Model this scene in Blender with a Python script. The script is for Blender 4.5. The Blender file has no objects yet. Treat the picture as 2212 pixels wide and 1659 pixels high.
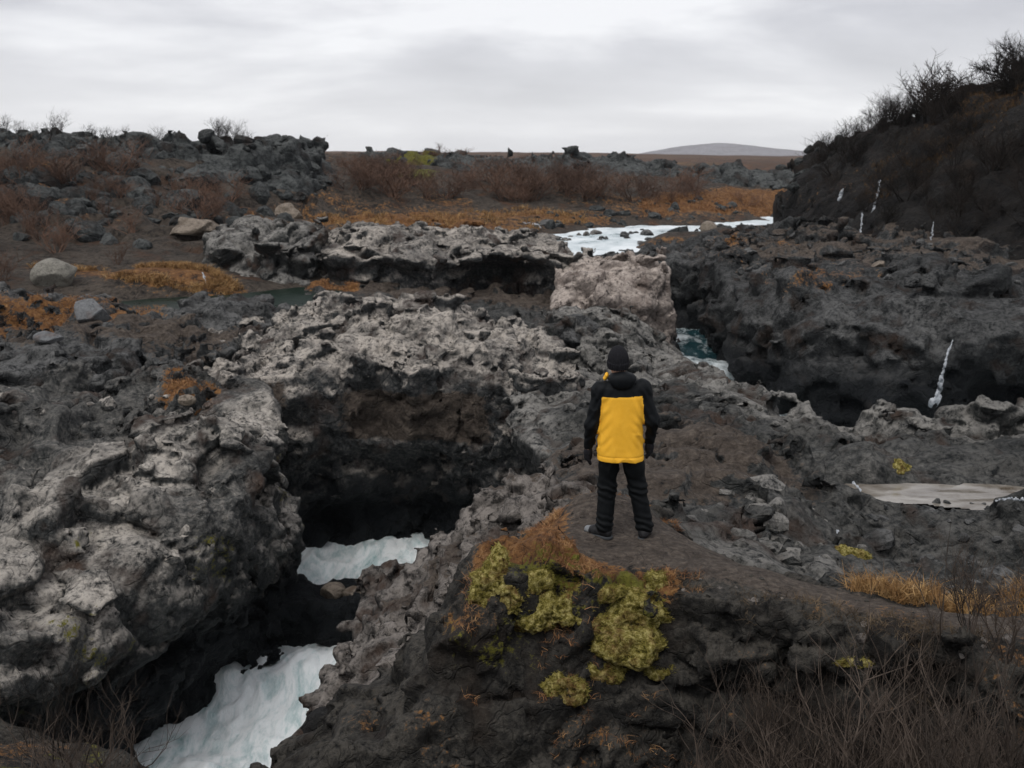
import bpy, bmesh, math, random
import numpy as np
from mathutils import Vector, Matrix, Euler

SC = bpy.context.scene
COL = SC.collection
rnd = random.Random(11)
RS = np.random.RandomState(5)

# ------------------------------------------------------------------ camera, sky, sun, exposure
F_PX, CAM_H, PITCH = 2170.0, 3.45, math.radians(12.6)
cam = bpy.data.cameras.new('camera')
cam_ob = bpy.data.objects.new('camera', cam); COL.objects.link(cam_ob)
cam_ob.location = (0, 0, CAM_H)
cam_ob.rotation_euler = (math.pi / 2 - PITCH, 0, 0)
cam.sensor_width = 36.0
cam.lens = 36.0 * F_PX / 2212.0
cam.clip_start = 0.1
cam.clip_end = 20000
cam.dof.use_dof = True
cam.dof.focus_distance = 9.3
cam.dof.aperture_fstop = 2.8
SC.camera = cam_ob

SUN_EL, SUN_AZ = math.radians(58), math.radians(212)     # azimuth clockwise from +Y
world = bpy.data.worlds.new('World'); SC.world = world
world.use_nodes = True
wn, wl = world.node_tree.nodes, world.node_tree.links
wn.clear()
w_out = wn.new('ShaderNodeOutputWorld')
w_bg = wn.new('ShaderNodeBackground')
sky = wn.new('ShaderNodeTexSky'); sky.sky_type = 'NISHITA'; sky.sun_disc = False
sky.sun_elevation = SUN_EL; sky.sun_rotation = SUN_AZ
sky_dim = wn.new('ShaderNodeVectorMath'); sky_dim.operation = 'SCALE'; sky_dim.inputs['Scale'].default_value = 0.08
wl.new(sky.outputs[0], sky_dim.inputs[0])
w_tc = wn.new('ShaderNodeTexCoord')
w_sep = wn.new('ShaderNodeSeparateXYZ'); wl.new(w_tc.outputs['Generated'], w_sep.inputs[0])
# project the view direction onto a flat cloud deck so that the layers flatten towards the horizon
w_add = wn.new('ShaderNodeMath'); w_add.operation = 'MAXIMUM'; w_add.inputs[1].default_value = 0.0
wl.new(w_sep.outputs['Z'], w_add.inputs[0])
w_add2 = wn.new('ShaderNodeMath'); w_add2.operation = 'ADD'; w_add2.inputs[1].default_value = 0.24
wl.new(w_add.outputs[0], w_add2.inputs[0])
w_dx = wn.new('ShaderNodeMath'); w_dx.operation = 'DIVIDE'
w_dy = wn.new('ShaderNodeMath'); w_dy.operation = 'DIVIDE'
wl.new(w_sep.outputs['X'], w_dx.inputs[0]); wl.new(w_add2.outputs[0], w_dx.inputs[1])
wl.new(w_sep.outputs['Y'], w_dy.inputs[0]); wl.new(w_add2.outputs[0], w_dy.inputs[1])
w_cmb = wn.new('ShaderNodeCombineXYZ'); wl.new(w_dx.outputs[0], w_cmb.inputs[0]); wl.new(w_dy.outputs[0], w_cmb.inputs[1])
w_map = wn.new('ShaderNodeMapping'); w_map.inputs['Scale'].default_value = (0.95, 1.25, 1); w_map.inputs['Location'].default_value = (3.1, 1.35, 0)
wl.new(w_cmb.outputs[0], w_map.inputs[0])
w_no = wn.new('ShaderNodeTexNoise'); w_no.inputs['Scale'].default_value = 1.0; w_no.inputs['Detail'].default_value = 6
w_no.inputs['Roughness'].default_value = 0.5; w_no.inputs['Distortion'].default_value = 0.25
wl.new(w_map.outputs[0], w_no.inputs['Vector'])
w_rp = wn.new('ShaderNodeValToRGB')
cr = w_rp.color_ramp
cr.elements[0].position = 0.34; cr.elements[0].color = (0.44, 0.445, 0.485, 1)
cr.elements[1].position = 0.62; cr.elements[1].color = (0.90, 0.905, 0.93, 1)
e = cr.elements.new(0.5); e.color = (0.62, 0.625, 0.665, 1)
wl.new(w_no.outputs['Fac'], w_rp.inputs[0])
# the deck is thinner and brighter low over the horizon
w_hz = wn.new('ShaderNodeMapRange'); w_hz.inputs['From Min'].default_value = 0.0; w_hz.inputs['From Max'].default_value = 0.13
w_hz.inputs['To Min'].default_value = 0.8; w_hz.inputs['To Max'].default_value = 0.0
wl.new(w_sep.outputs['Z'], w_hz.inputs['Value'])
w_mh = wn.new('ShaderNodeMix'); w_mh.data_type = 'RGBA'
wl.new(w_hz.outputs[0], w_mh.inputs['Factor']); wl.new(w_rp.outputs[0], w_mh.inputs['A']); w_mh.inputs['B'].default_value = (1.0, 1.0, 1.01, 1)
w_mx = wn.new('ShaderNodeMix'); w_mx.data_type = 'RGBA'; w_mx.inputs['Factor'].default_value = 0.94
wl.new(sky_dim.outputs[0], w_mx.inputs['A']); wl.new(w_mh.outputs['Result'], w_mx.inputs['B'])
wl.new(w_mx.outputs['Result'], w_bg.inputs['Color'])
w_bg.inputs['Strength'].default_value = 1.0
wl.new(w_bg.outputs[0], w_out.inputs['Surface'])

sun = bpy.data.lights.new('sun', 'SUN'); sun.energy = 1.5; sun.angle = math.radians(35); sun.color = (1.0, 0.965, 0.92)
sun_ob = bpy.data.objects.new('sun', sun); COL.objects.link(sun_ob)
sd = Vector((math.sin(SUN_AZ) * math.cos(SUN_EL), math.cos(SUN_AZ) * math.cos(SUN_EL), math.sin(SUN_EL)))
sun_ob.rotation_euler = sd.to_track_quat('Z', 'Y').to_euler()
sun_ob.location = (0, 0, 60)

vs = SC.view_settings
vs.view_transform = 'Standard'; vs.look = 'None'; vs.gamma = 1.0; vs.exposure = 0.14; vs.use_curve_mapping = False
SC.cycles.max_bounces = 4; SC.cycles.diffuse_bounces = 2; SC.cycles.glossy_bounces = 2
SC.cycles.transparent_max_bounces = 4

# ------------------------------------------------------------------ numpy helpers
def pix(u, v):
    x = (u - 1106) / F_PX; y = (v - 829.5) / F_PX
    c, s = math.cos(PITCH), math.sin(PITCH)
    return Vector((x, c - y * s, -s - y * c))
def az(u, v, z):
    d = pix(u, v); t = (z - CAM_H) / d.z
    return (d.x * t, d.y * t, z)
def ay(u, v, Y):
    d = pix(u, v); t = Y / d.y
    return (d.x * t, Y, CAM_H + d.z * t)

TAB = {}
def vnoise(p, seed):
    if seed not in TAB:
        TAB[seed] = np.random.RandomState(seed + 77).uniform(-1, 1, 32768).astype(np.float32)
    R = TAB[seed]
    ip = np.floor(p)
    f = p - ip
    f = f * f * (3 - 2 * f)
    ip = ip.astype(np.int32)
    x0 = (ip[:, 0] & 31) << 10; y0 = (ip[:, 1] & 31) << 5; z0 = ip[:, 2] & 31
    x1 = (x0 + 1024) & 32767; y1 = (y0 + 32) & 1023; z1 = (z0 + 1) & 31
    fx, fy, fz = f[:, 0], f[:, 1], f[:, 2]
    def L(yy, zz):
        o = yy + zz
        u = R.take(x0 + o); return u + (R.take(x1 + o) - u) * fx
    a = L(y0, z0); a += (L(y1, z0) - a) * fy
    c = L(y0, z1); c += (L(y1, z1) - c) * fy
    return a + (c - a) * fz
from concurrent.futures import ThreadPoolExecutor
POOL = ThreadPoolExecutor(4)
def chunked(fn, p, n=40000):
    if len(p) <= n: return fn(p)
    r = list(POOL.map(fn, [p[i:i + n] for i in range(0, len(p), n)]))
    if isinstance(r[0], tuple): return tuple(np.concatenate(q) for q in zip(*r))
    return np.concatenate(r)
ROT = np.array(Euler((0.5, 0.7, 0.9)).to_matrix(), dtype=np.float32)
def fbm(p, wl_, octs, seed, gain=0.5, ridge=False):
    q = p.astype(np.float32) / wl_
    out = np.zeros(len(q), np.float32); a = 1.0; tot = 0
    for o in range(octs):
        n = vnoise(q + 13.7 * o, (seed + o) % 17)
        out += a * ((1 - 2 * np.abs(n)) if ridge else n)
        tot += a; a *= gain
        q = (q @ ROT.T) * 2.03
    return out / tot
VT = {}
def voro(p, cell, seed):
    if seed not in VT:
        rs = np.random.RandomState(seed + 901)
        VT[seed] = (rs.uniform(0.12, 0.88, (32768, 3)).astype(np.float32), rs.uniform(-1, 1, 32768).astype(np.float32), rs.normal(0, 1, (32768, 3)).astype(np.float32))
    J, V, G = VT[seed]
    q = (p / cell).astype(np.float32)
    b = np.floor(q - 0.5).astype(np.int32)
    f1 = np.full(len(q), 9, np.float32); f2 = f1.copy(); best = np.zeros(len(q), np.int32)
    ctr1 = np.zeros_like(q)
    for dx in (0, 1):
        for dy in (0, 1):
            for dz in (0, 1):
                c = b + np.array((dx, dy, dz), np.int32)
                m = ((c[:, 0] & 31) << 10) + ((c[:, 1] & 31) << 5) + (c[:, 2] & 31)
                ctr = c + J[m]
                e_ = q - ctr
                d = np.sqrt(e_[:, 0] ** 2 + e_[:, 1] ** 2 + e_[:, 2] ** 2)
                near = d < f1
                f2 = np.where(near, f1, np.minimum(f2, d)); best = np.where(near, m, best); f1 = np.where(near, d, f1)
                ctr1[near] = ctr[near]
    val = V[best] * 0.7 + (G[best] * (q - ctr1)).sum(1) * 0.9          # every block a tilted facet
    return f1, f2, val
def sstep(a, b, x):
    t = np.clip((x - a) / (b - a), 0, 1)
    return t * t * (3 - 2 * t)
def poly_sd(x, y, poly):                     # signed distance, negative inside
    P = np.array([q[:2] for q in poly], np.float32); n = len(P)
    d = np.full(x.shape, 1e9, np.float32); s = np.zeros(x.shape, bool)
    for i in range(n):
        a, b = P[i], P[(i + 1) % n]
        ex, ey = b - a; wx, wy = x - a[0], y - a[1]
        t = np.clip((wx * ex + wy * ey) / (ex * ex + ey * ey + 1e-9), 0, 1)
        d = np.minimum(d, (wx - ex * t) ** 2 + (wy - ey * t) ** 2)
        c = ((a[1] > y) != (b[1] > y))
        if abs(ey) > 1e-9:
            s ^= c & (x < ex * (y - a[1]) / ey + a[0])
    d = np.sqrt(d)
    return np.where(s, -d, d)
def rbf(pts):
    P = np.array(pts, np.float64); n = len(P)
    A = np.sqrt(((P[:, None, :2] - P[None, :, :2]) ** 2).sum(-1) + 0.05) + 1e-6 * np.eye(n)
    M = np.zeros((n + 1, n + 1)); M[:n, :n] = A; M[:n, n] = 1; M[n, :n] = 1
    w = np.linalg.solve(M, np.r_[P[:, 2], 0])
    def f(x, y):
        o = np.full(x.shape, w[n])
        for i in range(n):
            o = o + w[i] * np.sqrt((x - P[i, 0]) ** 2 + (y - P[i, 1]) ** 2 + 0.05)
        return o.astype(np.float32)
    return f
def surfnet(S, org, vox):
    S = S.copy()
    for ax in range(3):
        sl = [slice(None)] * 3
        for e_ in (0, -1):
            sl[ax] = e_
            S[tuple(sl)] = np.maximum(S[tuple(sl)], vox * 0.5)
    I = S < 0
    cnt = sum(I[a:S.shape[0] - 1 + a, b:S.shape[1] - 1 + b, c:S.shape[2] - 1 + c].astype(np.int8) for a in (0, 1) for b in (0, 1) for c in (0, 1))
    act = (cnt > 0) & (cnt < 8)
    ci = np.argwhere(act)
    ids = np.full(act.shape, -1, np.int32); ids[act] = np.arange(len(ci))
    acc = np.zeros((len(ci), 3), np.float32); num = np.zeros(len(ci), np.float32)
    cv = {}
    for a in (0, 1):
        for b in (0, 1):
            for c in (0, 1):
                cv[a, b, c] = S[ci[:, 0] + a, ci[:, 1] + b, ci[:, 2] + c]
    ks = list(cv)
    for k1 in ks:
        for ax in range(3):
            if k1[ax] == 1: continue
            k2 = list(k1); k2[ax] = 1; k2 = tuple(k2)
            va, vb = cv[k1], cv[k2]
            m = (va < 0) != (vb < 0)
            t = np.where(m, va / np.where(m, va - vb, 1), 0)
            pos = np.repeat(np.array(k1, np.float32)[None], len(ci), 0); pos[:, ax] += t
            acc += pos * m[:, None]; num += m
    verts = (ci + acc / num[:, None]) * vox + np.array(org)
    quads = []
    for ax in range(3):
        o = [i for i in range(3) if i != ax]
        sA = [slice(1, -1)] * 3; sB = [slice(1, -1)] * 3
        sA[ax] = slice(0, -1); sB[ax] = slice(1, None)
        A, B = I[tuple(sA)], I[tuple(sB)]
        ch = np.argwhere(A != B)
        if not len(ch): continue
        sgn = A[ch[:, 0], ch[:, 1], ch[:, 2]]
        base = ch.copy(); base[:, o[0]] += 1; base[:, o[1]] += 1
        def cell(d0, d1):
            q = base.copy(); q[:, o[0]] -= d0; q[:, o[1]] -= d1
            return ids[q[:, 0], q[:, 1], q[:, 2]]
        Q = np.stack([cell(0, 0), cell(1, 0), cell(1, 1), cell(0, 1)], 1)
        flip = sgn if ax != 1 else ~sgn
        Q[~flip] = Q[~flip][:, ::-1]
        quads.append(Q)
    return verts.astype(np.float32), np.concatenate(quads)

def main_parts(f, nv, least=0.02):           # drop crumbs the noise has cut loose
    lab = np.arange(nv, dtype=np.int64)
    while True:
        m = lab[f].min(1); new = lab.copy()
        for k in range(f.shape[1]): np.minimum.at(new, f[:, k], m)
        new = new[new]
        if (new == lab).all(): break
        lab = new
    fl = lab[f[:, 0]]; cnt = np.bincount(fl, minlength=nv)
    return f[cnt[fl] > least * len(f)]
def np_mesh(name, verts, faces, smooth=True):
    me = bpy.data.meshes.new(name)
    n, k = faces.shape
    me.vertices.add(len(verts)); me.vertices.foreach_set('co', np.ascontiguousarray(verts, np.float32).ravel())
    me.loops.add(n * k); me.loops.foreach_set('vertex_index', np.ascontiguousarray(faces, np.int32).ravel())
    me.polygons.add(n); me.polygons.foreach_set('loop_start', np.arange(0, n * k, k, dtype=np.int32))
    me.update(calc_edges=True); me.validate()
    if smooth: me.polygons.foreach_set('use_smooth', np.ones(len(me.polygons), bool))
    return me
def vnorm(me):
    a = np.empty(len(me.vertices) * 3, np.float32); me.vertex_normals.foreach_get('vector', a)
    return a.reshape(-1, 3)
def getco(me):
    a = np.empty(len(me.vertices) * 3, np.float32); me.vertices.foreach_get('co', a)
    return a.reshape(-1, 3)
def setco(me, c):
    me.vertices.foreach_set('co', np.ascontiguousarray(c, np.float32).ravel()); me.update()

def tag(o, label=None, cat=None, group=None, kind=None):
    if label: o['label'] = label
    if cat: o['category'] = cat
    if group: o['group'] = group
    if kind: o['kind'] = kind
    return o
def link(name, me, mat=None, parent=None, loc=None):
    o = bpy.data.objects.new(name, me); COL.objects.link(o)
    if mat and me is not None and not len(me.materials): me.materials.append(mat)
    if parent: o.parent = parent
    if loc is not None: o.location = loc
    return o

# ------------------------------------------------------------------ materials
class NT:
    def __init__(s, name):
        s.m = bpy.data.materials.new(name); s.m.use_nodes = True
        s.t = s.m.node_tree; s.n = s.t.nodes; s.l = s.t.links
        s.b = s.n['Principled BSDF']
        s.b.inputs['Specular IOR Level'].default_value = 0.25
    def new(s, typ, **kw):
        nd = s.n.new(typ)
        for k, v in kw.items(): setattr(nd, k, v)
        return nd
    def noise(s, vec, scale, detail=6, rough=0.6, dist=0.0):
        nd = s.new('ShaderNodeTexNoise'); nd.inputs['Scale'].default_value = scale; nd.inputs['Detail'].default_value = detail
        nd.inputs['Roughness'].default_value = rough; nd.inputs['Distortion'].default_value = dist
        s.l.new(vec, nd.inputs['Vector']); return nd.outputs['Fac']
    def ramp(s, fac, stops):
        nd = s.new('ShaderNodeValToRGB'); cr = nd.color_ramp
        cr.elements[0].position = stops[0][0]; cr.elements[0].color = (*stops[0][1], 1)
        cr.elements[1].position = stops[-1][0]; cr.elements[1].color = (*stops[-1][1], 1)
        for p, c in stops[1:-1]:
            e_ = cr.elements.new(p); e_.color = (*c, 1)
        s.l.new(fac, nd.inputs[0]); return nd.outputs[0]
    def mrange(s, val, a, b, c=0.0, d=1.0):
        nd = s.new('ShaderNodeMapRange'); nd.inputs['From Min'].default_value = a; nd.inputs['From Max'].default_value = b
        nd.inputs['To Min'].default_value = c; nd.inputs['To Max'].default_value = d
        s.l.new(val, nd.inputs['Value']); return nd.outputs[0]
    def math(s, op, a, b):
        nd = s.new('ShaderNodeMath', operation=op)
        for i, q in enumerate((a, b)):
            if isinstance(q, (int, float)): nd.inputs[i].default_value = q
            else: s.l.new(q, nd.inputs[i])
        return nd.outputs[0]
    def mix(s, fac, a, b, mode='MIX'):
        nd = s.new('ShaderNodeMix'); nd.data_type = 'RGBA'; nd.blend_type = mode
        for key, q in (('Factor', fac), ('A', a), ('B', b)):
            i = nd.inputs[key]
            if isinstance(q, (int, float)): i.default_value = q
            elif isinstance(q, tuple): i.default_value = (*q, 1)
            else: s.l.new(q, i)
        return nd.outputs['Result']
    def bump(s, h, strength, dist, prev=None):
        nd = s.new('ShaderNodeBump'); nd.inputs['Strength'].default_value = strength; nd.inputs['Distance'].default_value = dist
        s.l.new(h, nd.inputs['Height'])
        if prev: s.l.new(prev, nd.inputs['Normal'])
        return nd.outputs[0]

def rock_mat(name, dark, mid, light, top=0.5, scale=1.0, wet=None, warm=(0.16, 0.085, 0.05), warm_amt=0.35, wet_shade_col=(0.006, 0.008, 0.010), moss=(0.17, 0.16, 0.025), relief=1.0):  # wet: level below which damp and painted shade blacken the rock
    t = NT(name)
    P = t.new('ShaderNodeNewGeometry')
    pos = P.outputs['Position']
    nsep = t.new('ShaderNodeSeparateXYZ'); t.l.new(P.outputs['Normal'], nsep.inputs[0])
    psep = t.new('ShaderNodeSeparateXYZ'); t.l.new(pos, psep.inputs[0])
    n1 = t.noise(pos, 0.45 * scale, 3, 0.6)
    n2 = t.noise(pos, 2.6 * scale, 7, 0.74)
    n3 = t.noise(pos, 9 * scale, 5, 0.74)
    n4 = t.noise(pos, 1.0 * scale, 3, 0.6)
    mix23 = t.math('ADD', t.math('MULTIPLY', n2, 0.42), t.math('MULTIPLY', n3, 0.58))
    c = t.ramp(mix23, [(0.38, dark), (0.50, mid), (0.60, tuple(0.75 * a + 0.25 * b for a, b in zip(mid, light))), (0.72, light)])
    c = t.mix(t.math('MULTIPLY', t.mrange(n1, 0.44, 0.60), 0.8), c, t.ramp(mix23, [(0.40, dark), (0.62, mid)]))
    # pale lichen patches; up-facing faces painted lighter as top light, steep ones kept dark
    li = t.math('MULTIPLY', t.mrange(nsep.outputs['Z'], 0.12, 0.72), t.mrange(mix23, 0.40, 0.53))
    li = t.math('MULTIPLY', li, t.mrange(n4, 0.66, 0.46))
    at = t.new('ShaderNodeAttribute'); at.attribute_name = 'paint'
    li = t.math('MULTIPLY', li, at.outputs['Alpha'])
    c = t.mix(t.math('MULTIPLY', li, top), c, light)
    # iron stains
    c = t.mix(t.math('MULTIPLY', t.mrange(n4, 0.55, 0.72), warm_amt), c, warm)
    asep = t.new('ShaderNodeSeparateColor'); t.l.new(at.outputs['Color'], asep.inputs[0])
    brk = t.mrange(mix23, 0.36, 0.64, -0.5, 0.5)
    def cover(ch, col, cc):
        f = t.mrange(t.math('ADD', asep.outputs[ch], brk), 0.40, 0.62)
        f = t.math('MULTIPLY', f, t.mrange(asep.outputs[ch], 0.02, 0.2))
        return t.mix(f, cc, col)
    soil = t.ramp(mix23, [(0.38, (0.034, 0.026, 0.021)), (0.5, (0.080, 0.064, 0.052)), (0.64, (0.165, 0.135, 0.11))])
    turf = t.ramp(mix23, [(0.38, (0.05, 0.024, 0.012)), (0.5, (0.17, 0.078, 0.028)), (0.64, (0.32, 0.17, 0.065))])
    mos = t.ramp(mix23, [(0.38, tuple(0.3 * q for q in moss)), (0.62, moss)])
    c = cover(0, soil, c); c = cover(1, turf, c); c = cover(2, mos, c)
    if wet is not None:                 # damp near the water line, plus painted shade blackening cave and canyon foot
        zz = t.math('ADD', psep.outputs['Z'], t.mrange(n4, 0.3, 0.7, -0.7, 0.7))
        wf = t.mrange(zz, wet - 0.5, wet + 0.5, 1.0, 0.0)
        c = t.mix(wf, c, wet_shade_col)
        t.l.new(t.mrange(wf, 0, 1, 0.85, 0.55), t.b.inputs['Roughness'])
    else:
        t.b.inputs['Roughness'].default_value = 0.85
    t.l.new(c, t.b.inputs['Base Color'])
    vor = t.new('ShaderNodeTexVoronoi'); vor.feature = 'DISTANCE_TO_EDGE'; vor.inputs['Scale'].default_value = 2.2 * scale
    t.l.new(t.mix(0.12, pos, t.ramp(n4, [(0.3, (0, 0, 0)), (0.7, (3, 3, 3))]), 'ADD'), vor.inputs['Vector'])
    h = t.math('MULTIPLY', n2, 0.16 * relief / scale)
    h = t.math('ADD', h, t.mrange(vor.outputs['Distance'], 0.0, 0.06, 0.0, 0.035 * relief / scale))
    h = t.math('ADD', h, t.math('MULTIPLY', n3, 0.085 * relief / scale))
    t.l.new(t.bump(h, 1.0, 1.0), t.b.inputs['Normal'])
    return t.m
def plain_mat(name, a, b, scale=8, rough=0.85, bump=0.3, bd=0.01, detail=6, spec=0.2, lo=0.35, hi=0.65):
    t = NT(name)
    tc = t.new('ShaderNodeTexCoord')
    n = t.noise(tc.outputs['Object'], scale, detail, 0.65)
    t.l.new(t.ramp(n, [(lo, a), (hi, b)]), t.b.inputs['Base Color'])
    t.b.inputs['Roughness'].default_value = rough; t.b.inputs['Specular IOR Level'].default_value = spec
    if bump: t.l.new(t.bump(n, bump, bd), t.b.inputs['Normal'])
    return t.m

M = {}
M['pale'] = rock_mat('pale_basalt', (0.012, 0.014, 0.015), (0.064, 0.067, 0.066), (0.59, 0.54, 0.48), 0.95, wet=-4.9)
M['arch'] = rock_mat('arch_basalt', (0.011, 0.012, 0.012), (0.060, 0.064, 0.066), (0.55, 0.495, 0.435), 0.95, wet=-4.8)  # wet level also set to black out the cave with painted shade
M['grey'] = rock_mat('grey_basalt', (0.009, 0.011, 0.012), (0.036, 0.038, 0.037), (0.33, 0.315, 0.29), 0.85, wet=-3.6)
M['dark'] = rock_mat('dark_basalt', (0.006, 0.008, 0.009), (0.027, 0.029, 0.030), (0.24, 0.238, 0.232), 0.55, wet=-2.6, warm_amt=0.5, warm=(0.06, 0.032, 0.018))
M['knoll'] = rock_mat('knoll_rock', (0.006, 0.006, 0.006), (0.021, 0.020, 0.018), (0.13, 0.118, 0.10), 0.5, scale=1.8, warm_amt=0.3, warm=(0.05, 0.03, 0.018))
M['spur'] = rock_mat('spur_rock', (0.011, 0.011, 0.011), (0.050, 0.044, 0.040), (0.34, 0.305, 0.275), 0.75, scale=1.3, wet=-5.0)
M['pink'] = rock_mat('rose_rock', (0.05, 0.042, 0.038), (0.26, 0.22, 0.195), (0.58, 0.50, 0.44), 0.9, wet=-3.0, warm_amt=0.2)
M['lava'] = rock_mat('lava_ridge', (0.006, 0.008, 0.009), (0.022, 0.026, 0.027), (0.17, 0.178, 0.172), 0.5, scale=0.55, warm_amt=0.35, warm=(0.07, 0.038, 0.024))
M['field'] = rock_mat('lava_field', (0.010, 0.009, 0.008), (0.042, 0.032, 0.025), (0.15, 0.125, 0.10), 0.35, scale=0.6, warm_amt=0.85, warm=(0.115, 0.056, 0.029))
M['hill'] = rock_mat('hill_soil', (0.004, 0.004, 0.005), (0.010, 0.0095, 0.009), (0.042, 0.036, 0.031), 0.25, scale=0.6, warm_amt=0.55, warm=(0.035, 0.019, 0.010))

# ------------------------------------------------------------------ solid rock builder
def rocknoise(p, a1, a2, a3, seed, blk=0.8, a4=0.05, flat=1.0, pil=1.7, strata=0.0):
    w = np.stack([fbm(p, 1.4, 2, seed + 1), fbm(p, 1.4, 2, seed + 2), fbm(p, 1.6, 1, seed + 3)], 1) * 0.35
    q = p + w
    n = a1 * fbm(q, 2.8, 2, seed) - 0.55 * a2 * fbm(q, 0.95, 2, seed + 4, 0.5, True)
    q2 = q * np.array((1, 1, flat), np.float32)
    f1, f2, v = voro(q2 + 0.6 * w, pil, seed + 9)                       # big fused blocks with creases between them
    n += a1 * (0.34 - 0.68 * sstep(0.0, 0.34, f2 - f1)) + a1 * 0.42 * v
    f1, f2, v = voro(q2, blk, seed + 6)                                  # fractured faces
    n += 1.25 * a3 * v + a4 * np.exp(-(f2 - f1) / 0.05)
    f1, f2, v = voro(q2, blk * 0.4, seed + 7)
    n += a3 * 0.36 * v
    if strata:
        n += strata * fbm(q * np.array((0.22, 0.22, 1.0), np.float32), 0.42, 2, seed + 10)
    return n
def solid(name, levels, tops, vox, zmin, mat, amp=(0.35, 0.16, 0.08, 0.06), k=0.3, seed=0, blk=0.8, fine=0.045, paint=None, calm=None, flat=1.0, carve=None, finew=0.3, cull=None, pil=1.7, strata=0.0):
    allp = np.concatenate([np.array([q[:2] for q in pl]) for _, pl in levels])
    mg = 0.9 if vox < 0.15 else 1.8
    lo = allp.min(0) - mg; hi = allp.max(0) + mg
    T = rbf(tops) if not callable(tops) else tops
    xs = np.arange(lo[0], hi[0], vox, dtype=np.float32); ys = np.arange(lo[1], hi[1], vox, dtype=np.float32)
    X, Y = np.meshgrid(xs, ys, indexing='ij')
    Tz = T(X, Y)
    D = [poly_sd(X, Y, pl) for _, pl in levels]
    inside = D[0] < mg
    top = float(Tz[np.min(D, 0) < 0.3].max()) + mg * 0.7
    zs = np.arange(zmin, top, vox, dtype=np.float32)
    S = np.empty((len(xs), len(ys), len(zs)), np.float32)
    lz = [l[0] for l in levels]
    for kz, z in enumerate(zs):
        if z >= lz[0]: d = D[0]
        elif z <= lz[-1]: d = D[-1]
        else:
            i = max(j for j in range(len(lz) - 1) if z <= lz[j])
            w = (lz[i] - z) / (lz[i] - lz[i + 1]); w = w * w * (3 - 2 * w)
            d = D[i] * (1 - w) + D[i + 1] * w
        h = (z - Tz) * 0.85
        m = np.maximum(k - np.abs(d - h), 0) / k
        S[:, :, kz] = np.maximum(d, h) + m * m * k * 0.25
    if carve: carve(S, X, Y, zs)
    band = sum(amp) * 1.0 + amp[0] * 0.9 + strata + vox * 2
    mk = np.abs(S) < band
    ii = np.argwhere(mk)
    P = np.stack([xs[ii[:, 0]], ys[ii[:, 1]], zs[ii[:, 2]]], 1)
    n = chunked(lambda c_: rocknoise(c_, *amp[:3], seed, blk, amp[3], flat, pil, strata), P)
    if calm is not None: n = n * calm(P)
    S[mk] += n
    v, f = surfnet(S, (xs[0], ys[0], zs[0]), vox)
    fc = v[f].mean(1)
    keep = fc[:, 2] > zmin + vox * 2.2
    if cull: keep &= ~cull(fc)
    f = f[keep]
    f = main_parts(f, len(v))
    used = np.zeros(len(v), bool); used[f.ravel()] = True
    rm = np.cumsum(used) - 1; v = v[used]; f = rm[f]
    me = np_mesh(name, v, f)
    nr = vnorm(me); c = getco(me)
    fn = 0.8 * fine * chunked(lambda q_: fbm(q_, finew, 3, seed + 8, 0.6) - 0.6 * fbm(q_, finew * 0.5, 2, seed + 9, 0.6, True), c)
    fn = fn + fine * 0.5 * chunked(lambda q_: voro(q_ + 0.12 * np.stack([fbm(q_, 0.5, 1, 3), fbm(q_, 0.5, 1, 4), 0 * q_[:, 0]], 1), max(0.26, vox * 3.2), seed + 5), c)[2]
    fn = fn * (0.2 + 1.1 * sstep(-0.25, 0.3, fbm(c, 2.4, 2, seed + 12)))          # knobbly crust here, smooth slabs there
    if calm is not None: fn = fn * calm(c)
    c = c + nr * fn[:, None]
    setco(me, c)
    col = np.zeros((len(c), 4), np.float32); col[:, 3] = 1
    if paint:
        nz = vnorm(me)[:, 2]
        for ch, fnc in paint:
            if ch == 3: col[:, 3] = np.clip(fnc(c, nz), 0, 1)
            else: col[:, ch] = np.maximum(col[:, ch], np.clip(fnc(c, nz), 0, 1))
    a = me.color_attributes.new('paint', 'FLOAT_COLOR', 'POINT'); a.data.foreach_set('color', col.ravel())
    return link(name, me, mat)
def zone(poly, soft=0.3, nmin=None, zr=None):
    def f(c, nz):
        d = poly_sd(c[:, 0], c[:, 1], poly)
        r = sstep(soft, -soft, d)
        if nmin is not None: r = r * sstep(nmin - 0.15, nmin + 0.15, nz)
        if zr: r = r * sstep(zr[0], zr[0] + 0.2, c[:, 2]) * sstep(zr[1], zr[1] - 0.2, c[:, 2])
        return r
    return f


# ------------------------------------------------------------------ the setting: ground, lava field, hills
def grid_mesh(name, x0, x1, y0, y1, st, zf, paint=None):
    xs = np.arange(x0, x1 + st * 0.5, st, dtype=np.float32); ys = np.arange(y0, y1 + st * 0.5, st, dtype=np.float32)
    X, Y = np.meshgrid(xs, ys, indexing='ij')
    V = np.stack([X.ravel(), Y.ravel(), zf(X.ravel(), Y.ravel())], 1)
    nx, ny = len(xs), len(ys)
    i = (np.arange(nx - 1)[:, None] * ny + np.arange(ny - 1)[None]).ravel()
    f = np.stack([i, i + ny, i + ny + 1, i + 1], 1)
    me = np_mesh(name, V, f)
    if paint is not None:
        c = getco(me); nz = vnorm(me)[:, 2]
        col = np.zeros((len(c), 4), np.float32); col[:, 3] = 1
        for ch, fn in paint: col[:, ch] = np.maximum(col[:, ch], np.clip(fn(c, nz), 0, 1))
        a = me.color_attributes.new('paint', 'FLOAT_COLOR', 'POINT'); a.data.foreach_set('color', col.ravel())
    return me

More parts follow.
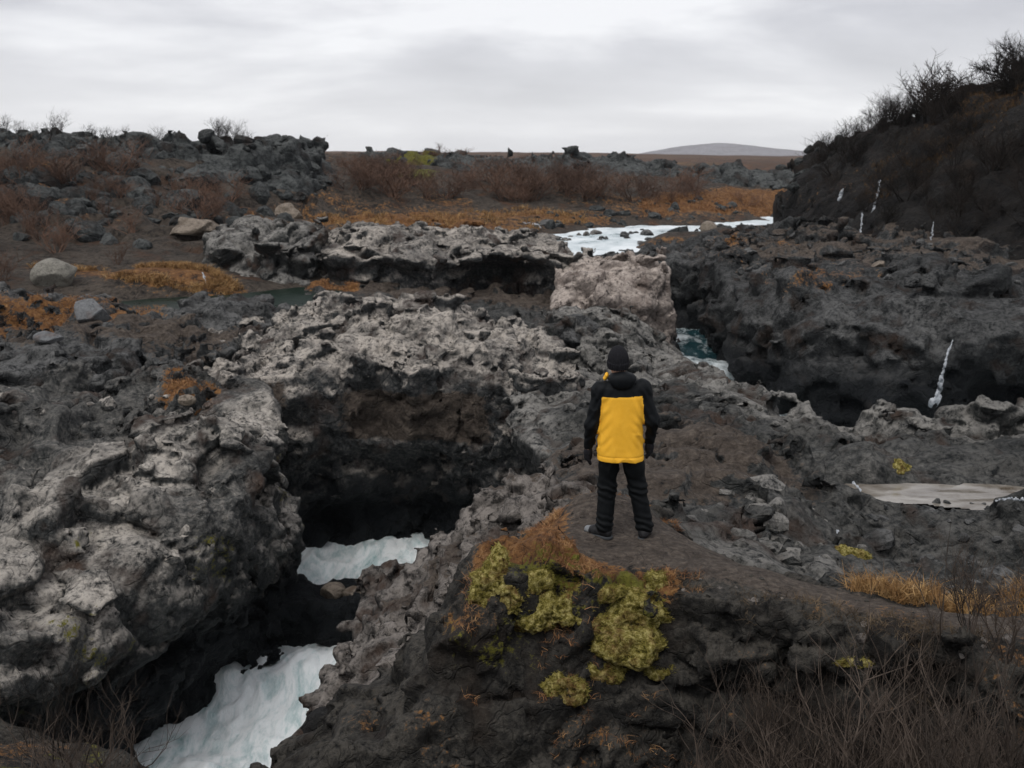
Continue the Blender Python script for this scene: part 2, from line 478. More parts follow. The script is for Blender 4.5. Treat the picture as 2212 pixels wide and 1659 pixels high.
# plain that runs on to the horizon
def plain_h(x, y):
    r = np.sqrt(x * x + y * y)
    base = 3.0 + (r - 110) * 0.0085 - np.clip(x, -400, 400) * 0.009
    base = np.where(r > 500, 6.3 - np.clip(x, -400, 400) * 0.009 + (r - 500) * 0.002, base)
    base = base - 4.0 * sstep(124, 106, r)
    p = np.stack([x, y, 0 * x], 1)
    return base + 1.1 * fbm(p, 60, 3, 3) + 0.5 * fbm(p, 14, 3, 5)
ang = np.linspace(-0.95, 0.95, 240); rad = np.geomspace(104, 5000, 120)
A_, R_ = np.meshgrid(ang, rad, indexing='ij')
X_, Y_ = (np.sin(A_) * R_).ravel().astype(np.float32), (np.cos(A_) * R_).ravel().astype(np.float32)
i_ = (np.arange(239)[:, None] * 120 + np.arange(119)[None]).ravel()
me = np_mesh('ground', np.stack([X_, Y_, plain_h(X_, Y_)], 1), np.stack([i_, i_ + 1, i_ + 121, i_ + 120], 1)[:, ::-1])
t = NT('heath'); g_ = t.new('ShaderNodeNewGeometry')
n_ = t.noise(g_.outputs['Position'], 0.12, 8, 0.7); n2_ = t.noise(g_.outputs['Position'], 0.9, 6, 0.7)
t.l.new(t.mix(t.mrange(n2_, 0.35, 0.65), t.ramp(n_, [(0.35, (0.06, 0.04, 0.03)), (0.5, (0.13, 0.07, 0.045)), (0.65, (0.15, 0.10, 0.06))]), (0.07, 0.055, 0.045)), t.b.inputs['Base Color'])
t.b.inputs['Roughness'].default_value = 0.95
t.l.new(t.bump(n2_, 0.8, 0.6), t.b.inputs['Normal'])
tag(link('ground', me, t.m), kind='structure')

# far mountain
def mtn(x, y):
    u = (x - 745) / 420.0
    v_ = (y - 3900) / 500.0
    prof = np.exp(-(np.abs(u) / 0.62) ** 2.2) * 0.9 + 0.35 * np.exp(-((u - 0.75) / 0.45) ** 2)
    p = np.stack([x, y, 0 * x], 1)
    return 8 + 56 * prof * np.exp(-v_ * v_ * 1.6) * (1 + 0.25 * fbm(p, 260, 4, 2)) + 3 * fbm(p, 60, 3, 6) - 4
me = grid_mesh('distant_mountain', 100, 1700, 3200, 4700, 20, mtn)
M['mtn'] = rock_mat('mountain_slope', (0.17, 0.16, 0.17), (0.28, 0.265, 0.28), (0.46, 0.45, 0.47), 0.3, scale=0.012, warm_amt=0.2)  # pale tone paints part of the distance haze into the slopes
tag(link('distant_mountain', me, M['mtn']), kind='structure')

LF = [(-45, 22, -0.4), (-25, 22, -1.5), (-15, 23, -2.2), (-10, 27, -2.2), (-14, 30, -1.5), (-22, 32, -0.7), (-30, 35, 0.2), (-11.8, 34.2, -1.75), (-9.5, 34.0, -1.9), (-7.6, 34.5, -1.9), (-7, 33, -1.8), (-14.5, 34.2, -1.05), (-13.4, 36.2, -0.35), (-11.6, 36.3, -0.5), (-12.6, 35.2, -1.0), (-12, 31.5, -1.2), (-6, 31.5, -1.6),
      (-15, 38, -0.75), (-20, 40, 0.1), (-13, 40, -0.6), (-10, 38.8, -0.9), (-8, 38.5, -1.2), (-23, 45, 1.0), (-15.5, 48, 0.8), (-12, 47, 0.4), (-9.5, 50, 0.1), (-10.4, 56, 0.0), (-5, 52, -0.3), (-3, 60, -0.2),
      (-0.5, 54, -0.55), (0.5, 58, -0.6), (2.7, 65, 0.0), (-3, 66, 0.2), (-10, 62, 0.8), (-25, 54, 2.8), (-33, 58, 4.4), (-20, 60, 3.6), (-14.5, 63, 2.6), (-12, 72, 2.6), (-25, 75, 3.60), (-10, 75, 2.3), (-4, 79, 2.4),
      (5, 80, 2.0), (15, 85, 1.7), (24, 85, 1.4), (0, 97, 2.70), (10, 99, 2.00), (20, 100, 1.60), (-10, 95, 3.10), (-22, 95, 3.70), (0, 130, 3.50), (-45, 130, 4.70), (-45, 80, 5.4), (-45, 50, 3.0), (45, 130, 2.30), (30, 100, 1.60), (45, 90, 1.90),
      (3.5, 46.5, -2.2), (4.4, 51, -2.0), (6, 57, -2.0), (9, 61, -2.0), (13, 63, -1.9), (17, 68, -1.7), (21, 75, -1.6), (26, 84, -1.3),
      (0.6, 50, -0.5), (2, 61.5, -0.5), (6, 66.5, -0.3), (12, 69.5, -0.2), (16, 75, 0.1), (9, 55, -0.35), (12, 57.5, -0.3), (18, 63, -0.2), (22, 69, 0.2), (7, 51, -0.5), (16, 52, 0.0), (20, 45, 0.0), (30, 60, 1.0),
      (-4, 44, -1.3), (0, 40, -2.2), (3, 38, -3.0), (-4, 37, -2.0), (1, 36, -2.6), (5, 36, -5.5), (6.5, 40, -5.5), (6.5, 30, -6), (10, 24, -6), (16, 23, -6), (30, 22, -5), (8, 45, -3), (12, 40, -2.5), (24, 40, -1.5), (40, 40, 0), (-4, 30, -8), (0, 28, -8), (-3, 22, -9), (3, 22, -5)]
lf = rbf(LF)
def field_h(x, y):
    p = np.stack([x, y, 0 * x], 1)
    z = lf(x, y)
    rough = sstep(38, 60, y) * 0.7 + 0.3
    z = z + rough * (0.35 * fbm(p, 3.5, 4, 4) - 0.22 * fbm(p, 1.6, 3, 9, 0.55, True))
    blocky = sstep(40, 46, y) * sstep(-3, -9, x) * sstep(70, 62, y) + 0.25 * sstep(72, 80, y)
    z = z + 0.32 * blocky * chunked(lambda q: voro(q, 1.3, 4), p + 0.5 * np.stack([fbm(p, 2, 2, 1), fbm(p, 2, 2, 2), 0 * x], 1))[2]
    gorge = poly_sd(x, y, [(-7, 12), (2, 12), (2.5, 24), (2, 28), (-7, 28), (-7.5, 22)])
    return np.where(gorge < 0, np.minimum(z, -9.5), z)
turf_far = [(-15, 35.9), (-13.5, 35.2), (-10.2, 35.5), (-9.8, 36.5), (-12, 38.2), (-15.5, 38.6), (-18, 37.6)]
bank_far = [(-11, 52), (-4, 54), (0, 58), (3, 63), (7, 67), (6, 68.5), (0, 66.5), (-6, 63), (-11, 58)]
field_paint = [(1, lambda c, nz: zone(turf_far, 0.9)(c, nz) * (0.8 + 0.6 * fbm(c, 1.6, 3, 5))), (1, lambda c, nz: zone(bank_far, 1.6)(c, nz) * (0.75 + 0.7 * fbm(c, 2.5, 3, 5))), (1, zone([(-18, 23), (-12, 25), (-10, 29), (-12, 32), (-19, 31)], 1.2)),
               (1, zone([(9, 69), (16, 73), (22, 80), (24, 84), (18, 84), (9, 74)], 1.2)), (2, zone([(-9.5, 76), (-6, 76), (-6, 82), (-9.5, 82)], 0.8)),
               (0, zone([(-17, 26), (-9, 25), (-8, 31), (-11, 31), (-17, 29)], 1.0)), (1, lambda c, nz: 0.42 * sstep(-0.2, 0.35, fbm(c, 4.5, 3, 6)) * sstep(40, 48, c[:, 1]))]
me = grid_mesh('lava_field', -52, 52, 18, 128, 0.36, field_h, field_paint)
lava_field = tag(link('lava_field', me, M['field']), kind='structure')

# bed of the gorge under the river
me = grid_mesh('river_bed', -16, 24, 8, 34, 0.5, lambda x, y: -8.3 + 0.5 * fbm(np.stack([x, y, 0 * x], 1), 2.5, 3, 2), [])
tag(link('river_bed', me, M['dark']), kind='structure')

# slope below the viewpoint
NB = [(-14, -6, 1.9), (0, -6, 1.9), (14, -6, 1.9), (0, 0, 1.7), (-8, 0, 1.2), (8, 0, 1.5), (0, 3, -0.1), (3, 4, -0.55), (6, 4, -0.4), (2, 5.5, -1.3), (5, 5.2, -0.75), (8, 5, -0.3), (-3, 4, -0.9), (-6, 4, -0.6), (-2.6, 6, -2.2), (0.5, 6.2, -2.3), (3, 6.2, -1.6),
      (-5, 7, -2.0), (-4.0, 9, -3.1), (-4.9, 11.5, -4.3), (-8, 10, -2.6), (-7, 13, -4.4), (-12, 11, -2.0), (-3.2, 8, -3.4)]
near_bank = solid('near_bank', [(2, [(-13, -5), (14, -5), (14, 5.8), (4, 6.6), (1, 7.2), (-1.2, 6.9), (-2.6, 7), (-3.4, 9), (-4.5, 11.6), (-6.3, 13.2), (-9, 14), (-13, 13.5)]),
                                (-8, [(-13, -5), (14, -5), (14, 5.8), (4, 6.8), (1, 7.6), (-1.4, 7.2), (-2.4, 7.4), (-3.2, 9), (-4.4, 11.6), (-6.5, 13.0), (-9, 13.5), (-13, 13.5)])],
                  NB, 0.15, -6.5, M['knoll'], amp=(0.2, 0.1, 0.04, 0.03), k=0.5, seed=3, fine=0.05,
                  paint=[(1, lambda c, nz: sstep(0.0, 0.5, fbm(c, 0.9, 3, 4)) * 0.5), (0, lambda c, nz: sstep(-0.2, 0.5, fbm(c, 0.7, 3, 1)) * 0.8), (2, lambda c, nz: sstep(0.15, 0.5, fbm(c, 0.7, 3, 6)) * 0.6)],
                  cull=lambda c: (c[:, 1] < 1.5) & (np.abs(c[:, 0]) > 6))
tag(near_bank, kind='structure')

# ------------------------------------------------------------------ rock masses along the gorge
# knoll the walker stands on
path_poly = [(0.62, 10.15), (0.42, 9.3), (0.45, 8.55), (0.75, 8.2), (1.3, 8.05), (2.0, 7.7), (2.8, 7.25), (3.7, 6.75), (6, 6.2), (9, 5.8), (9, 6.5), (6, 6.9), (4, 7.3), (3.0, 7.75), (2.4, 8.35), (1.9, 9.0), (1.45, 9.7), (1.2, 10.1)]
def knoll_calm(P):
    d = poly_sd(P[:, 0], P[:, 1], path_poly)
    return 1 - 0.9 * sstep(0.35, -0.1, d) * sstep(-0.5, -0.25, P[:, 2])
KT = [(0.6, 9.9, 0), (1.3, 9.9, 0), (0.5, 9.0, 0), (1.0, 8.9, 0), (1.5, 9.0, -0.01), (1.0, 8.2, 0), (2.2, 8.0, 0), (3, 7.3, 0), (4, 7.0, 0), (6, 6.5, 0), (9, 6, 0.05), (0.1, 9.0, -0.12), (-0.15, 8.3, 0.02), (0.3, 8.1, 0.05), (-0.3, 8.0, -0.12),
      (-0.5, 7.75, -0.45), (-0.85, 7.6, -0.95), (-1.3, 7.5, -1.25), (-1.75, 7.4, -1.6), (-2.3, 7.6, -2.4), (1.3, 7.95, 0.02), (2.1, 7.5, -0.02), (0.6, 7.8, -0.1), (1.9, 9.4, -0.35), (2.4, 8.7, -0.3), (3.2, 8.0, -0.25), (4.2, 7.7, -0.2), (6, 7.4, -0.1), (2.2, 10, -0.8), (0.9, 10.6, -0.5), (0.1, 10, -0.6), (-0.6, 8.8, -0.8), (-1.4, 8.6, -1.5), (-2.2, 8.5, -2.0)]
knoll = solid('mossy_knoll', [(0.2, [(0.75, 10.4), (0.3, 9.7), (0.15, 9.1), (-0.15, 8.75), (-0.35, 8.3), (-0.95, 8.15), (-1.6, 8.1), (-2.15, 7.9), (-2.1, 7.3), (-1.3, 7.35), (-0.75, 7.45), (-0.35, 7.75), (0.1, 7.85), (1.3, 7.8), (2.2, 7.35), (3.4, 6.65), (6, 6.1), (9.5, 5.6), (9.5, 7.4), (6, 7.6), (4, 8.1), (3, 8.6), (2.4, 9.4), (1.6, 10.4)]),
                              (-2.6, [(0.75, 11.0), (0.1, 10.2), (-0.3, 9.4), (-0.9, 9), (-1.7, 8.9), (-2.5, 8.6), (-2.5, 6.8), (-1.5, 6.7), (-0.5, 6.75), (1.3, 6.9), (2.3, 6.6), (3.4, 6.0), (6, 5.6), (9.5, 5.2), (9.5, 8.2), (6, 8.4), (4, 9.2), (2.6, 10.2), (1.7, 11.0)])],
              KT, 0.038, -2.6, M['knoll'], amp=(0.13, 0.10, 0.08, 0.05), pil=1.0, k=0.18, seed=1, cull=lambda c: c[:, 0] > 7.5, blk=0.45, fine=0.05, calm=knoll_calm, finew=0.16,
              paint=[(0, zone(path_poly, 0.14, 0.4)), (1, zone([(-0.2, 8.75), (0.5, 8.4), (0.9, 8.15), (1.4, 8.0), (1.4, 7.8), (0.6, 7.8), (-0.35, 8.0)], 0.12, 0.2)), (1, zone([(0.1, 9.0), (0.5, 8.9), (0.55, 9.9), (1.4, 10.0), (1.5, 10.3), (0.5, 10.3)], 0.15, 0.3)),
                     (2, lambda c, nz: sstep(1.7, 1.2, c[:, 0]) * sstep(-0.9, -0.2, c[:, 0]) * sstep(-0.85, -0.3, c[:, 2]) * sstep(8.2, 7.9, c[:, 1]) * (0.35 + 1.0 * fbm(c, 0.5, 3, 7))), (1, lambda c, nz: 0.36 * sstep(-0.1, 0.35, fbm(c, 0.6, 3, 9)) * sstep(8.4, 7.8, c[:, 1]) * sstep(0.1, 0.5, nz))])
tag(knoll, 'mossy dark knoll with a bare earth path on which the person stands', 'rock')

# stepped rock bench on the gorge side of the knoll
spur = solid('rock_spur', [(0, [(0.6, 13.6), (-0.3, 13.6), (-0.9, 13.4), (-1.6, 13.7), (-2.15, 14.0), (-2.45, 13.4), (-2.4, 12.2), (-2.5, 10.8), (-2.0, 9.4), (0.2, 9.2), (1.6, 10.2), (2.0, 12.5)]),
                            (-4, [(0.8, 14.2), (-0.3, 14.2), (-1.2, 14.2), (-2.1, 14.2), (-2.35, 13.4), (-2.3, 12.0), (-2.8, 10.6), (-2.6, 9.4), (0.2, 9.2), (1.6, 10.2), (2.0, 12.5)]),
                            (-7.5, [(0.8, 13.6), (-1.4, 13.8), (-2.1, 14.0), (-2.6, 13.2), (-3.0, 11.5), (-3.6, 10.2), (-3.2, 9.0), (0.2, 9.2), (1.6, 10.2), (2.0, 12.5)])],
             [(0.4, 13.3, -1.0), (-0.35, 13, -1.42), (-0.87, 13, -1.9), (-1.4, 13.2, -2.4), (-2.0, 13.5, -2.95), (-2.4, 13.3, -3.5), (-2.4, 12, -3.3), (-2.4, 10.8, -3.5), (-1.6, 11.5, -2.75), (-0.6, 11.5, -2.1), (0.3, 11.5, -1.35), (1.2, 11, -0.9), (-1.6, 9.6, -2.8), (0, 10, -1.4), (1.6, 12.4, -1.2)],
             0.066, -7.6, M['spur'], amp=(0.16, 0.12, 0.12, 0.08), pil=1.4, strata=0.10, k=0.12, seed=2, blk=0.55, fine=0.07, flat=1.8,
             paint=[(0, lambda c, nz: sstep(0.55, 0.9, nz) * sstep(-0.1, 0.3, fbm(c, 0.8, 3, 5)) * 0.7)])
tag(spur, 'grey brown stepped rock bench running down from the knoll to the gorge', 'rock')

# plateau between the gorge and the right-hand canyon
FT = [(0.4, 13.6, -1.0), (0.3, 15, -1.45), (0.4, 18, -1.9), (0.2, 21, -2.2), (0.6, 23.6, -2.1), (1, 18, -1.75), (2, 22, -1.95), (3, 26, -2.0), (3.2, 29, -2.1), (4.4, 26.6, -1.95), (5.0, 25.2, -1.8), (5.6, 24.2, -1.65), (6.1, 22, -1.7), (6.6, 20.2, -1.62), (7.4, 19.6, -1.75), (8.4, 20.3, -1.5), (10.5, 20, -1.55), (14, 19.5, -1.5),
      (2, 14.5, -1.25), (3, 15.5, -1.25), (3.5, 18, -1.5), (4, 21, -1.6), (1.8, 11.5, -0.9), (2.4, 10.2, -0.75), (2.9, 9.4, -0.5), (3.6, 11, -1.35), (4, 12.6, -1.5), (4.4, 14.2, -1.5), (5, 15.6, -1.6), (5.5, 15.6, -1.95), (6.5, 15.65, -1.98), (7.4, 15.5, -1.98), (8.4, 15.35, -1.98), (10, 15.2, -1.95), (12, 15.2, -1.9), (6, 16.35, -1.5), (7.2, 16.3, -1.5), (8.6, 16.1, -1.5), (10.4, 16.0, -1.5), (6.2, 14.45, -1.56), (7.6, 14.3, -1.56), (9, 14.1, -1.56), (11, 14.0, -1.56), (6.4, 15.1, -1.95), (8.0, 15.0, -1.95), (9.6, 14.8, -1.95), (5.4, 17.2, -1.55), (6.5, 17.6, -1.5), (8.5, 17.6, -1.45), (11, 17.5, -1.4), (7, 18.6, -1.7),
      (5.3, 14.9, -1.5), (5.6, 14.2, -1.85), (6.8, 13.4, -1.8), (8.4, 13.4, -1.8), (5, 13, -1.9), (5.4, 11.6, -2.1), (7, 12, -2.1), (9, 12, -2.0), (4.5, 9.5, -1.1), (6, 9, -1.0), (9, 9, -0.9), (14, 10, -1.2), (14, 14, -1.6)]
def f_calm(P):
    d = np.sqrt(((P[:, 0] - 8.6) / 3.6) ** 2 + ((P[:, 1] - 15.35 + (P[:, 0] - 6) * 0.1) / 0.85) ** 2)
    return 1 - 0.8 * sstep(1.25, 0.8, d)
plateau = solid('rock_plateau', [(0, [(0.6, 13.0), (0.1, 15), (0.3, 18), (0.0, 21), (0.1, 23.6), (1.0, 25.6), (2.2, 28), (3.2, 30.2), (3.9, 29.4), (4.7, 27.4), (5.4, 25.2), (5.95, 23.6), (6.3, 21.8), (6.9, 20.6), (8.4, 21.0), (10.5, 20.7), (16.5, 20.3), (17, 8.2), (3.2, 8.6), (1.6, 10)]),
                                  (-5, [(1.2, 13.0), (1.4, 15), (1.4, 18), (1.0, 21), (0.9, 23.4), (1.0, 25.6), (2.2, 28), (3.2, 31), (4.2, 29.6), (4.9, 27.4), (5.2, 25.0), (5.6, 23.4), (6.0, 21.6), (6.9, 20.2), (8.4, 20.6), (10.5, 20.3), (16.5, 20), (17, 8.2), (3.2, 8.6), (1.6, 10)])],
                [(a_, b_, c_ - (0.22 if b_ > 16.5 else 0.05)) for a_, b_, c_ in FT], 0.09, -5.4, M['grey'], amp=(0.28, 0.22, 0.11, 0.08), pil=2.2, strata=0.12, k=0.25, seed=4, cull=lambda c: (c[:, 0] > 13.5) | ((c[:, 1] < 13) & (c[:, 2] < -3)), blk=0.8, fine=0.10, calm=f_calm, flat=1.4,
                paint=[(3, lambda c, nz: np.clip(0.16 + 0.8 * sstep(1.9, 0.8, np.abs(poly_sd(c[:, 0], c[:, 1], [(0.3, 23), (3, 28.6), (5.2, 25), (6.4, 21), (8.4, 20.2), (13, 19.8), (13, 21), (6, 23), (3, 30)]))) + 0.7 * sstep(0.9, 0.3, np.abs(c[:, 0] - 0.3)) * sstep(15, 17, c[:, 1]) + 0.75 * sstep(1.1, 0.4, np.hypot((c[:, 0] - 2.7) / 1.3, (c[:, 1] - 10.3) / 1.2)) + 0.3 * fbm(c, 2.0, 2, 6), 0, 1)), (0, zone([(0.6, 15.5), (2.2, 16), (4.4, 17.2), (4.6, 18.4), (2.4, 18.6), (0.8, 18.6)], 0.5, 0.5)), (0, zone([(0.8, 12.6), (2.2, 12.6), (4.6, 14.6), (4.8, 16.8), (3, 17), (0.8, 16)], 0.6, 0.6)),
                       (1, zone([(4.0, 8.3), (17, 7.0), (17, 9.0), (7, 9.2)], 0.3, 0.3))])
tag(plateau, 'rough grey basalt plateau behind the person, ending in a crest above the canyon', 'rock')

# big pale outcrop on the left of the gorge
outcrop = solid('pale_outcrop', [(0, [(-5.00, 18.6), (-5.15, 20.4), (-5.6, 22.2), (-7, 22.8), (-9, 24), (-12, 24), (-15, 23.5), (-15, 16), (-10.5, 14.6), (-8.4, 14.6), (-7.0, 14.6), (-6.45, 15.5), (-5.45, 17)]),
                                  (-4.2, [(-4.85, 18.7), (-5.15, 20.4), (-5.6, 22.2), (-7, 23), (-9, 24), (-12, 24), (-15, 23.5), (-15, 14), (-9.5, 13.6), (-7.4, 13.4), (-6.75, 13.9), (-5.65, 15.8), (-5.05, 17.2)]),
                                  (-5.6, [(-5.2, 18.9), (-5.0, 21), (-6, 22.6), (-7, 23), (-9, 24), (-12, 24), (-15, 23.5), (-15, 14), (-9.5, 14), (-7.8, 14.6), (-7.0, 15.6), (-6.2, 17.2)]),
                                  (-8, [(-5.6, 19.4), (-5.2, 21.4), (-6, 22.8), (-7, 23), (-9, 24), (-12, 24), (-15, 23.5), (-15, 14), (-9.5, 14), (-8.2, 15), (-7.4, 16.4), (-6.7, 18)])],
                [(-14, 23, -1.5), (-11, 21, -1.75), (-10, 23.4, -1.7), (-8, 22.4, -1.75), (-7, 21, -1.9), (-6.2, 20, -1.85), (-5, 19.2, -2.05), (-4.5, 18.4, -2.4), (-4.5, 20, -2.3), (-6.9, 17.7, -2.05), (-5.6, 17.2, -2.55), (-8.1, 16.6, -2.45), (-6.4, 16, -2.75), (-5.4, 16, -3.2), (-9, 18.5, -2.1), (-11, 18, -2.2), (-10, 15.5, -2.9), (-7.4, 15, -3.0), (-6.4, 14.8, -3.4), (-14, 16, -2.5)],
                0.072, -8.0, M['pale'], amp=(0.34, 0.14, 0.22, 0.12), pil=2.5, k=0.15, seed=5, cull=lambda c: ((c[:, 1] > 22.5) & (c[:, 2] < -2.6)) | (c[:, 0] < -14), blk=1.1, fine=0.10,
                paint=[(3, lambda c, nz: 0.12 + 0.88 * sstep(-9.6, -7.4, c[:, 0]) * sstep(23.2, 20.6, c[:, 1]) * sstep(-0.35, 0.15, fbm(c, 2.6, 2, 3))), (1, zone([(-7.6, 21.0), (-6.8, 21.4), (-6.4, 22.2), (-7.0, 23), (-8, 22.8)], 0.3, 0.4)), (2, lambda c, nz: 0.5 * sstep(-2.4, -3.2, c[:, 2]) * sstep(0.1, 0.5, fbm(c, 0.9, 3, 2)))])
tag(outcrop, 'large pale grey fractured outcrop standing over the left side of the river', 'rock')

# arch over the river
def arch_cave(S, X, Y, zs):
    return
arch = solid('rock_arch', [(-2.2, [(-8.4, 30), (-8.2, 33.2), (-5.5, 34.6), (-3.7, 35), (-0.9, 31.4), (0.4, 29), (1.3, 26.6), (1.75, 24.6), (1.3, 23.5), (0.3, 23.2), (-0.6, 24.0), (-1.5, 24.4), (-2.4, 24.0), (-3.2, 24.7), (-4.6, 24.3), (-6.2, 23.9), (-8.3, 24.2), (-9.2, 26)]),
                           (-3.5, [(-8.4, 30), (-8.2, 33.2), (-3.7, 35), (-0.9, 31.4), (0.6, 29), (1.6, 26.6), (1.8, 24.9), (1.2, 23.6), (0.2, 23.5), (-0.9, 24.4), (-1.8, 24.7), (-2.6, 24.5), (-3.4, 24.8), (-4.8, 24.5), (-6.4, 24.0), (-8.3, 24), (-9.2, 26)]),
                           (-4.3, [(-8.4, 30), (-8.2, 33.2), (-3.7, 35), (-0.9, 31.4), (0.6, 29), (2.2, 26.6), (2.3, 24.9), (1.0, 23.6), (0.0, 24.0), (-1.1, 25.2), (-2.2, 25.3), (-3.4, 25.3), (-4.9, 25.1), (-6.2, 24.0), (-8.3, 23.4), (-9.2, 26)]),
                           (-5.0, [(-8.4, 30), (-8.2, 33.2), (-3.7, 35), (-0.9, 31.4), (0.6, 29), (2.2, 26.6), (2.3, 24.9), (1.0, 23.7), (0.0, 24.1), (-1.1, 25.3), (-2.3, 25.4), (-3.5, 25.4), (-5.0, 25.1), (-6.2, 24.1), (-8.3, 23.4), (-9.2, 26)]),
                           (-5.8, [(-8.4, 30), (-8.2, 33.2), (-3.7, 35), (-0.9, 32.4), (0.6, 30), (2.2, 28.6), (2.3, 25.9), (1.4, 24.3), (0.4, 24.8), (-1.0, 25.9), (-2.4, 26.2), (-3.6, 26.2), (-5.0, 25.8), (-6.0, 24.4), (-6.8, 23.2), (-9.2, 26)]),
                           (-8, [(-8.4, 32), (-8.2, 33.2), (-3.7, 35), (-0.9, 32.4), (0.6, 31), (2.2, 29.6), (2.3, 26.9), (1.6, 24.3), (0.2, 24.8), (-1.2, 25.5), (-2.4, 25.6), (-3.6, 25.5), (-5.0, 25.2), (-5.9, 24.2), (-6.6, 23.2), (-9.2, 26)])],
             [(-8.2, 29.8, -1.75), (-8, 33, -1.6), (-5, 34, -1.5), (-3.7, 34, -1.5), (-0.8, 31, -1.5), (0.9, 27.4, -1.5), (0.2, 25.8, -1.2), (1.5, 24.6, -2.0), (1.0, 23.6, -1.8), (-0.2, 23.8, -1.6), (-1.5, 25.2, -1.3), (-2.6, 24.6, -1.7), (-3.0, 26.5, -1.25), (-5, 25.4, -1.45), (-6.4, 24.6, -1.7), (-8.4, 25, -2.1), (-5, 29, -0.85), (-2.5, 29, -0.75), (-6.5, 31, -1.1), (-1.2, 28, -0.95)],
             0.085, -8.0, M['arch'], amp=(0.30, 0.24, 0.12, 0.08), pil=2.4, k=0.2, seed=6, cull=lambda c: ((c[:, 1] > 31) & (c[:, 2] < -2.6)) | ((c[:, 0] < -8) & (c[:, 2] < -2.4)), blk=0.8, fine=0.11,
             paint=[(0, zone([(-4.2, 23.0), (-0.6, 23.0), (-0.6, 26), (-4.2, 26)], 0.4, None, (-3.6, -2.1))), (0, zone([(-7.6, 23.5), (-5.6, 23.5), (-5.6, 25), (-7.6, 25)], 0.3, None, (-2.6, -1.8)))])
tag(arch, 'broad pale crusted rock arch overhanging the dark cave where the river emerges', 'rock arch')

# low rock bridge between the two patches of white water
bridge = solid('rock_bridge', [(-5.5, [(-6.2, 19.4), (-4.6, 19.9), (-3.6, 19.7), (-2.2, 18.6), (-0.5, 18), (-0.5, 20.6), (-2.4, 20.9), (-3.4, 21.4), (-4.4, 20.9), (-5.0, 21.4), (-6.2, 22)]),
                                (-6.3, [(-6.2, 19.6), (-4.6, 20.1), (-3.6, 19.9), (-2.6, 18.8), (-0.5, 18.2), (-0.5, 20.6), (-2.4, 20.9), (-3.4, 21.4), (-4.4, 20.9), (-5.0, 21.4), (-6.2, 22)]),
                                (-8, [(-6.2, 20.4), (-4.6, 20.5), (-3.6, 20.3), (-2.4, 19.6), (-0.5, 18.6), (-0.5, 20.2), (-2.4, 20.5), (-3.4, 20.7), (-4.4, 20.7), (-5.0, 21), (-6.2, 21.6)])],
               [(-6, 20.4, -5.2), (-5, 20.6, -5.75), (-4, 20.4, -5.95), (-3.4, 20.5, -5.85), (-2.8, 20, -5.5), (-2, 19.6, -4.9), (-0.6, 19, -4)],
               0.08, -8, M['dark'], amp=(0.12, 0.12, 0.08, 0.05), k=0.25, seed=7, blk=0.5, fine=0.05)
tag(bridge, 'low black wet rock bridge between the two patches of white water', 'rock')

# dark lava bench on the left, between pale outcrop and pool
bench = solid('lava_bench', [(0, [(-26, 22), (-13, 22.8), (-10, 23.6), (-8.4, 23.4), (-7.4, 24.6), (-7.6, 27), (-7.4, 31), (-8.0, 32.4), (-9.6, 32.2), (-11, 31.6), (-13, 32.8), (-17, 33.6), (-26, 34)]),
                             (-4, [(-26, 22), (-13, 22.8), (-10, 23.4), (-8.0, 23.0), (-6.8, 24.6), (-7.2, 27), (-7, 31), (-8.0, 32.6), (-9.6, 32.4), (-11, 31.8), (-13, 33), (-17, 33.8), (-26, 34)])],
              [(-25, 24, -1.0), (-14, 23.4, -1.75), (-11, 24, -1.9), (-9, 24, -2.0), (-7.6, 25.4, -1.9), (-10.5, 26, -1.45), (-8.4, 28, -1.6), (-8.2, 31, -1.25), (-9.4, 31.4, -0.95), (-10.8, 31, -1.2), (-13, 31, -1.3), (-13, 26, -1.35), (-16, 28, -1.1), (-18, 32, -0.9), (-24, 31, -0.4)],
              0.12, -4.2, M['dark'], amp=(0.40, 0.16, 0.14, 0.06), pil=1.8, k=0.3, seed=8, cull=lambda c: (c[:, 0] < -22) | ((c[:, 1] > 28) & (c[:, 2] < -2)), blk=0.8, fine=0.06,
              paint=[(0, zone([(-14, 26.5), (-8, 25.6), (-7.6, 28.5), (-9.5, 29.6), (-14, 29)], 0.6, 0.5)), (1, lambda c, nz: zone([(-18, 27.5), (-14, 28), (-11.2, 29.5), (-10.8, 32), (-13, 32.6), (-16, 31)], 0.8, 0.4)(c, nz) * (0.5 + 0.8 * fbm(c, 1.2, 3, 3)))])
tag(bench, 'dark low lava bench with orange turf left of the rock arch', 'rock')

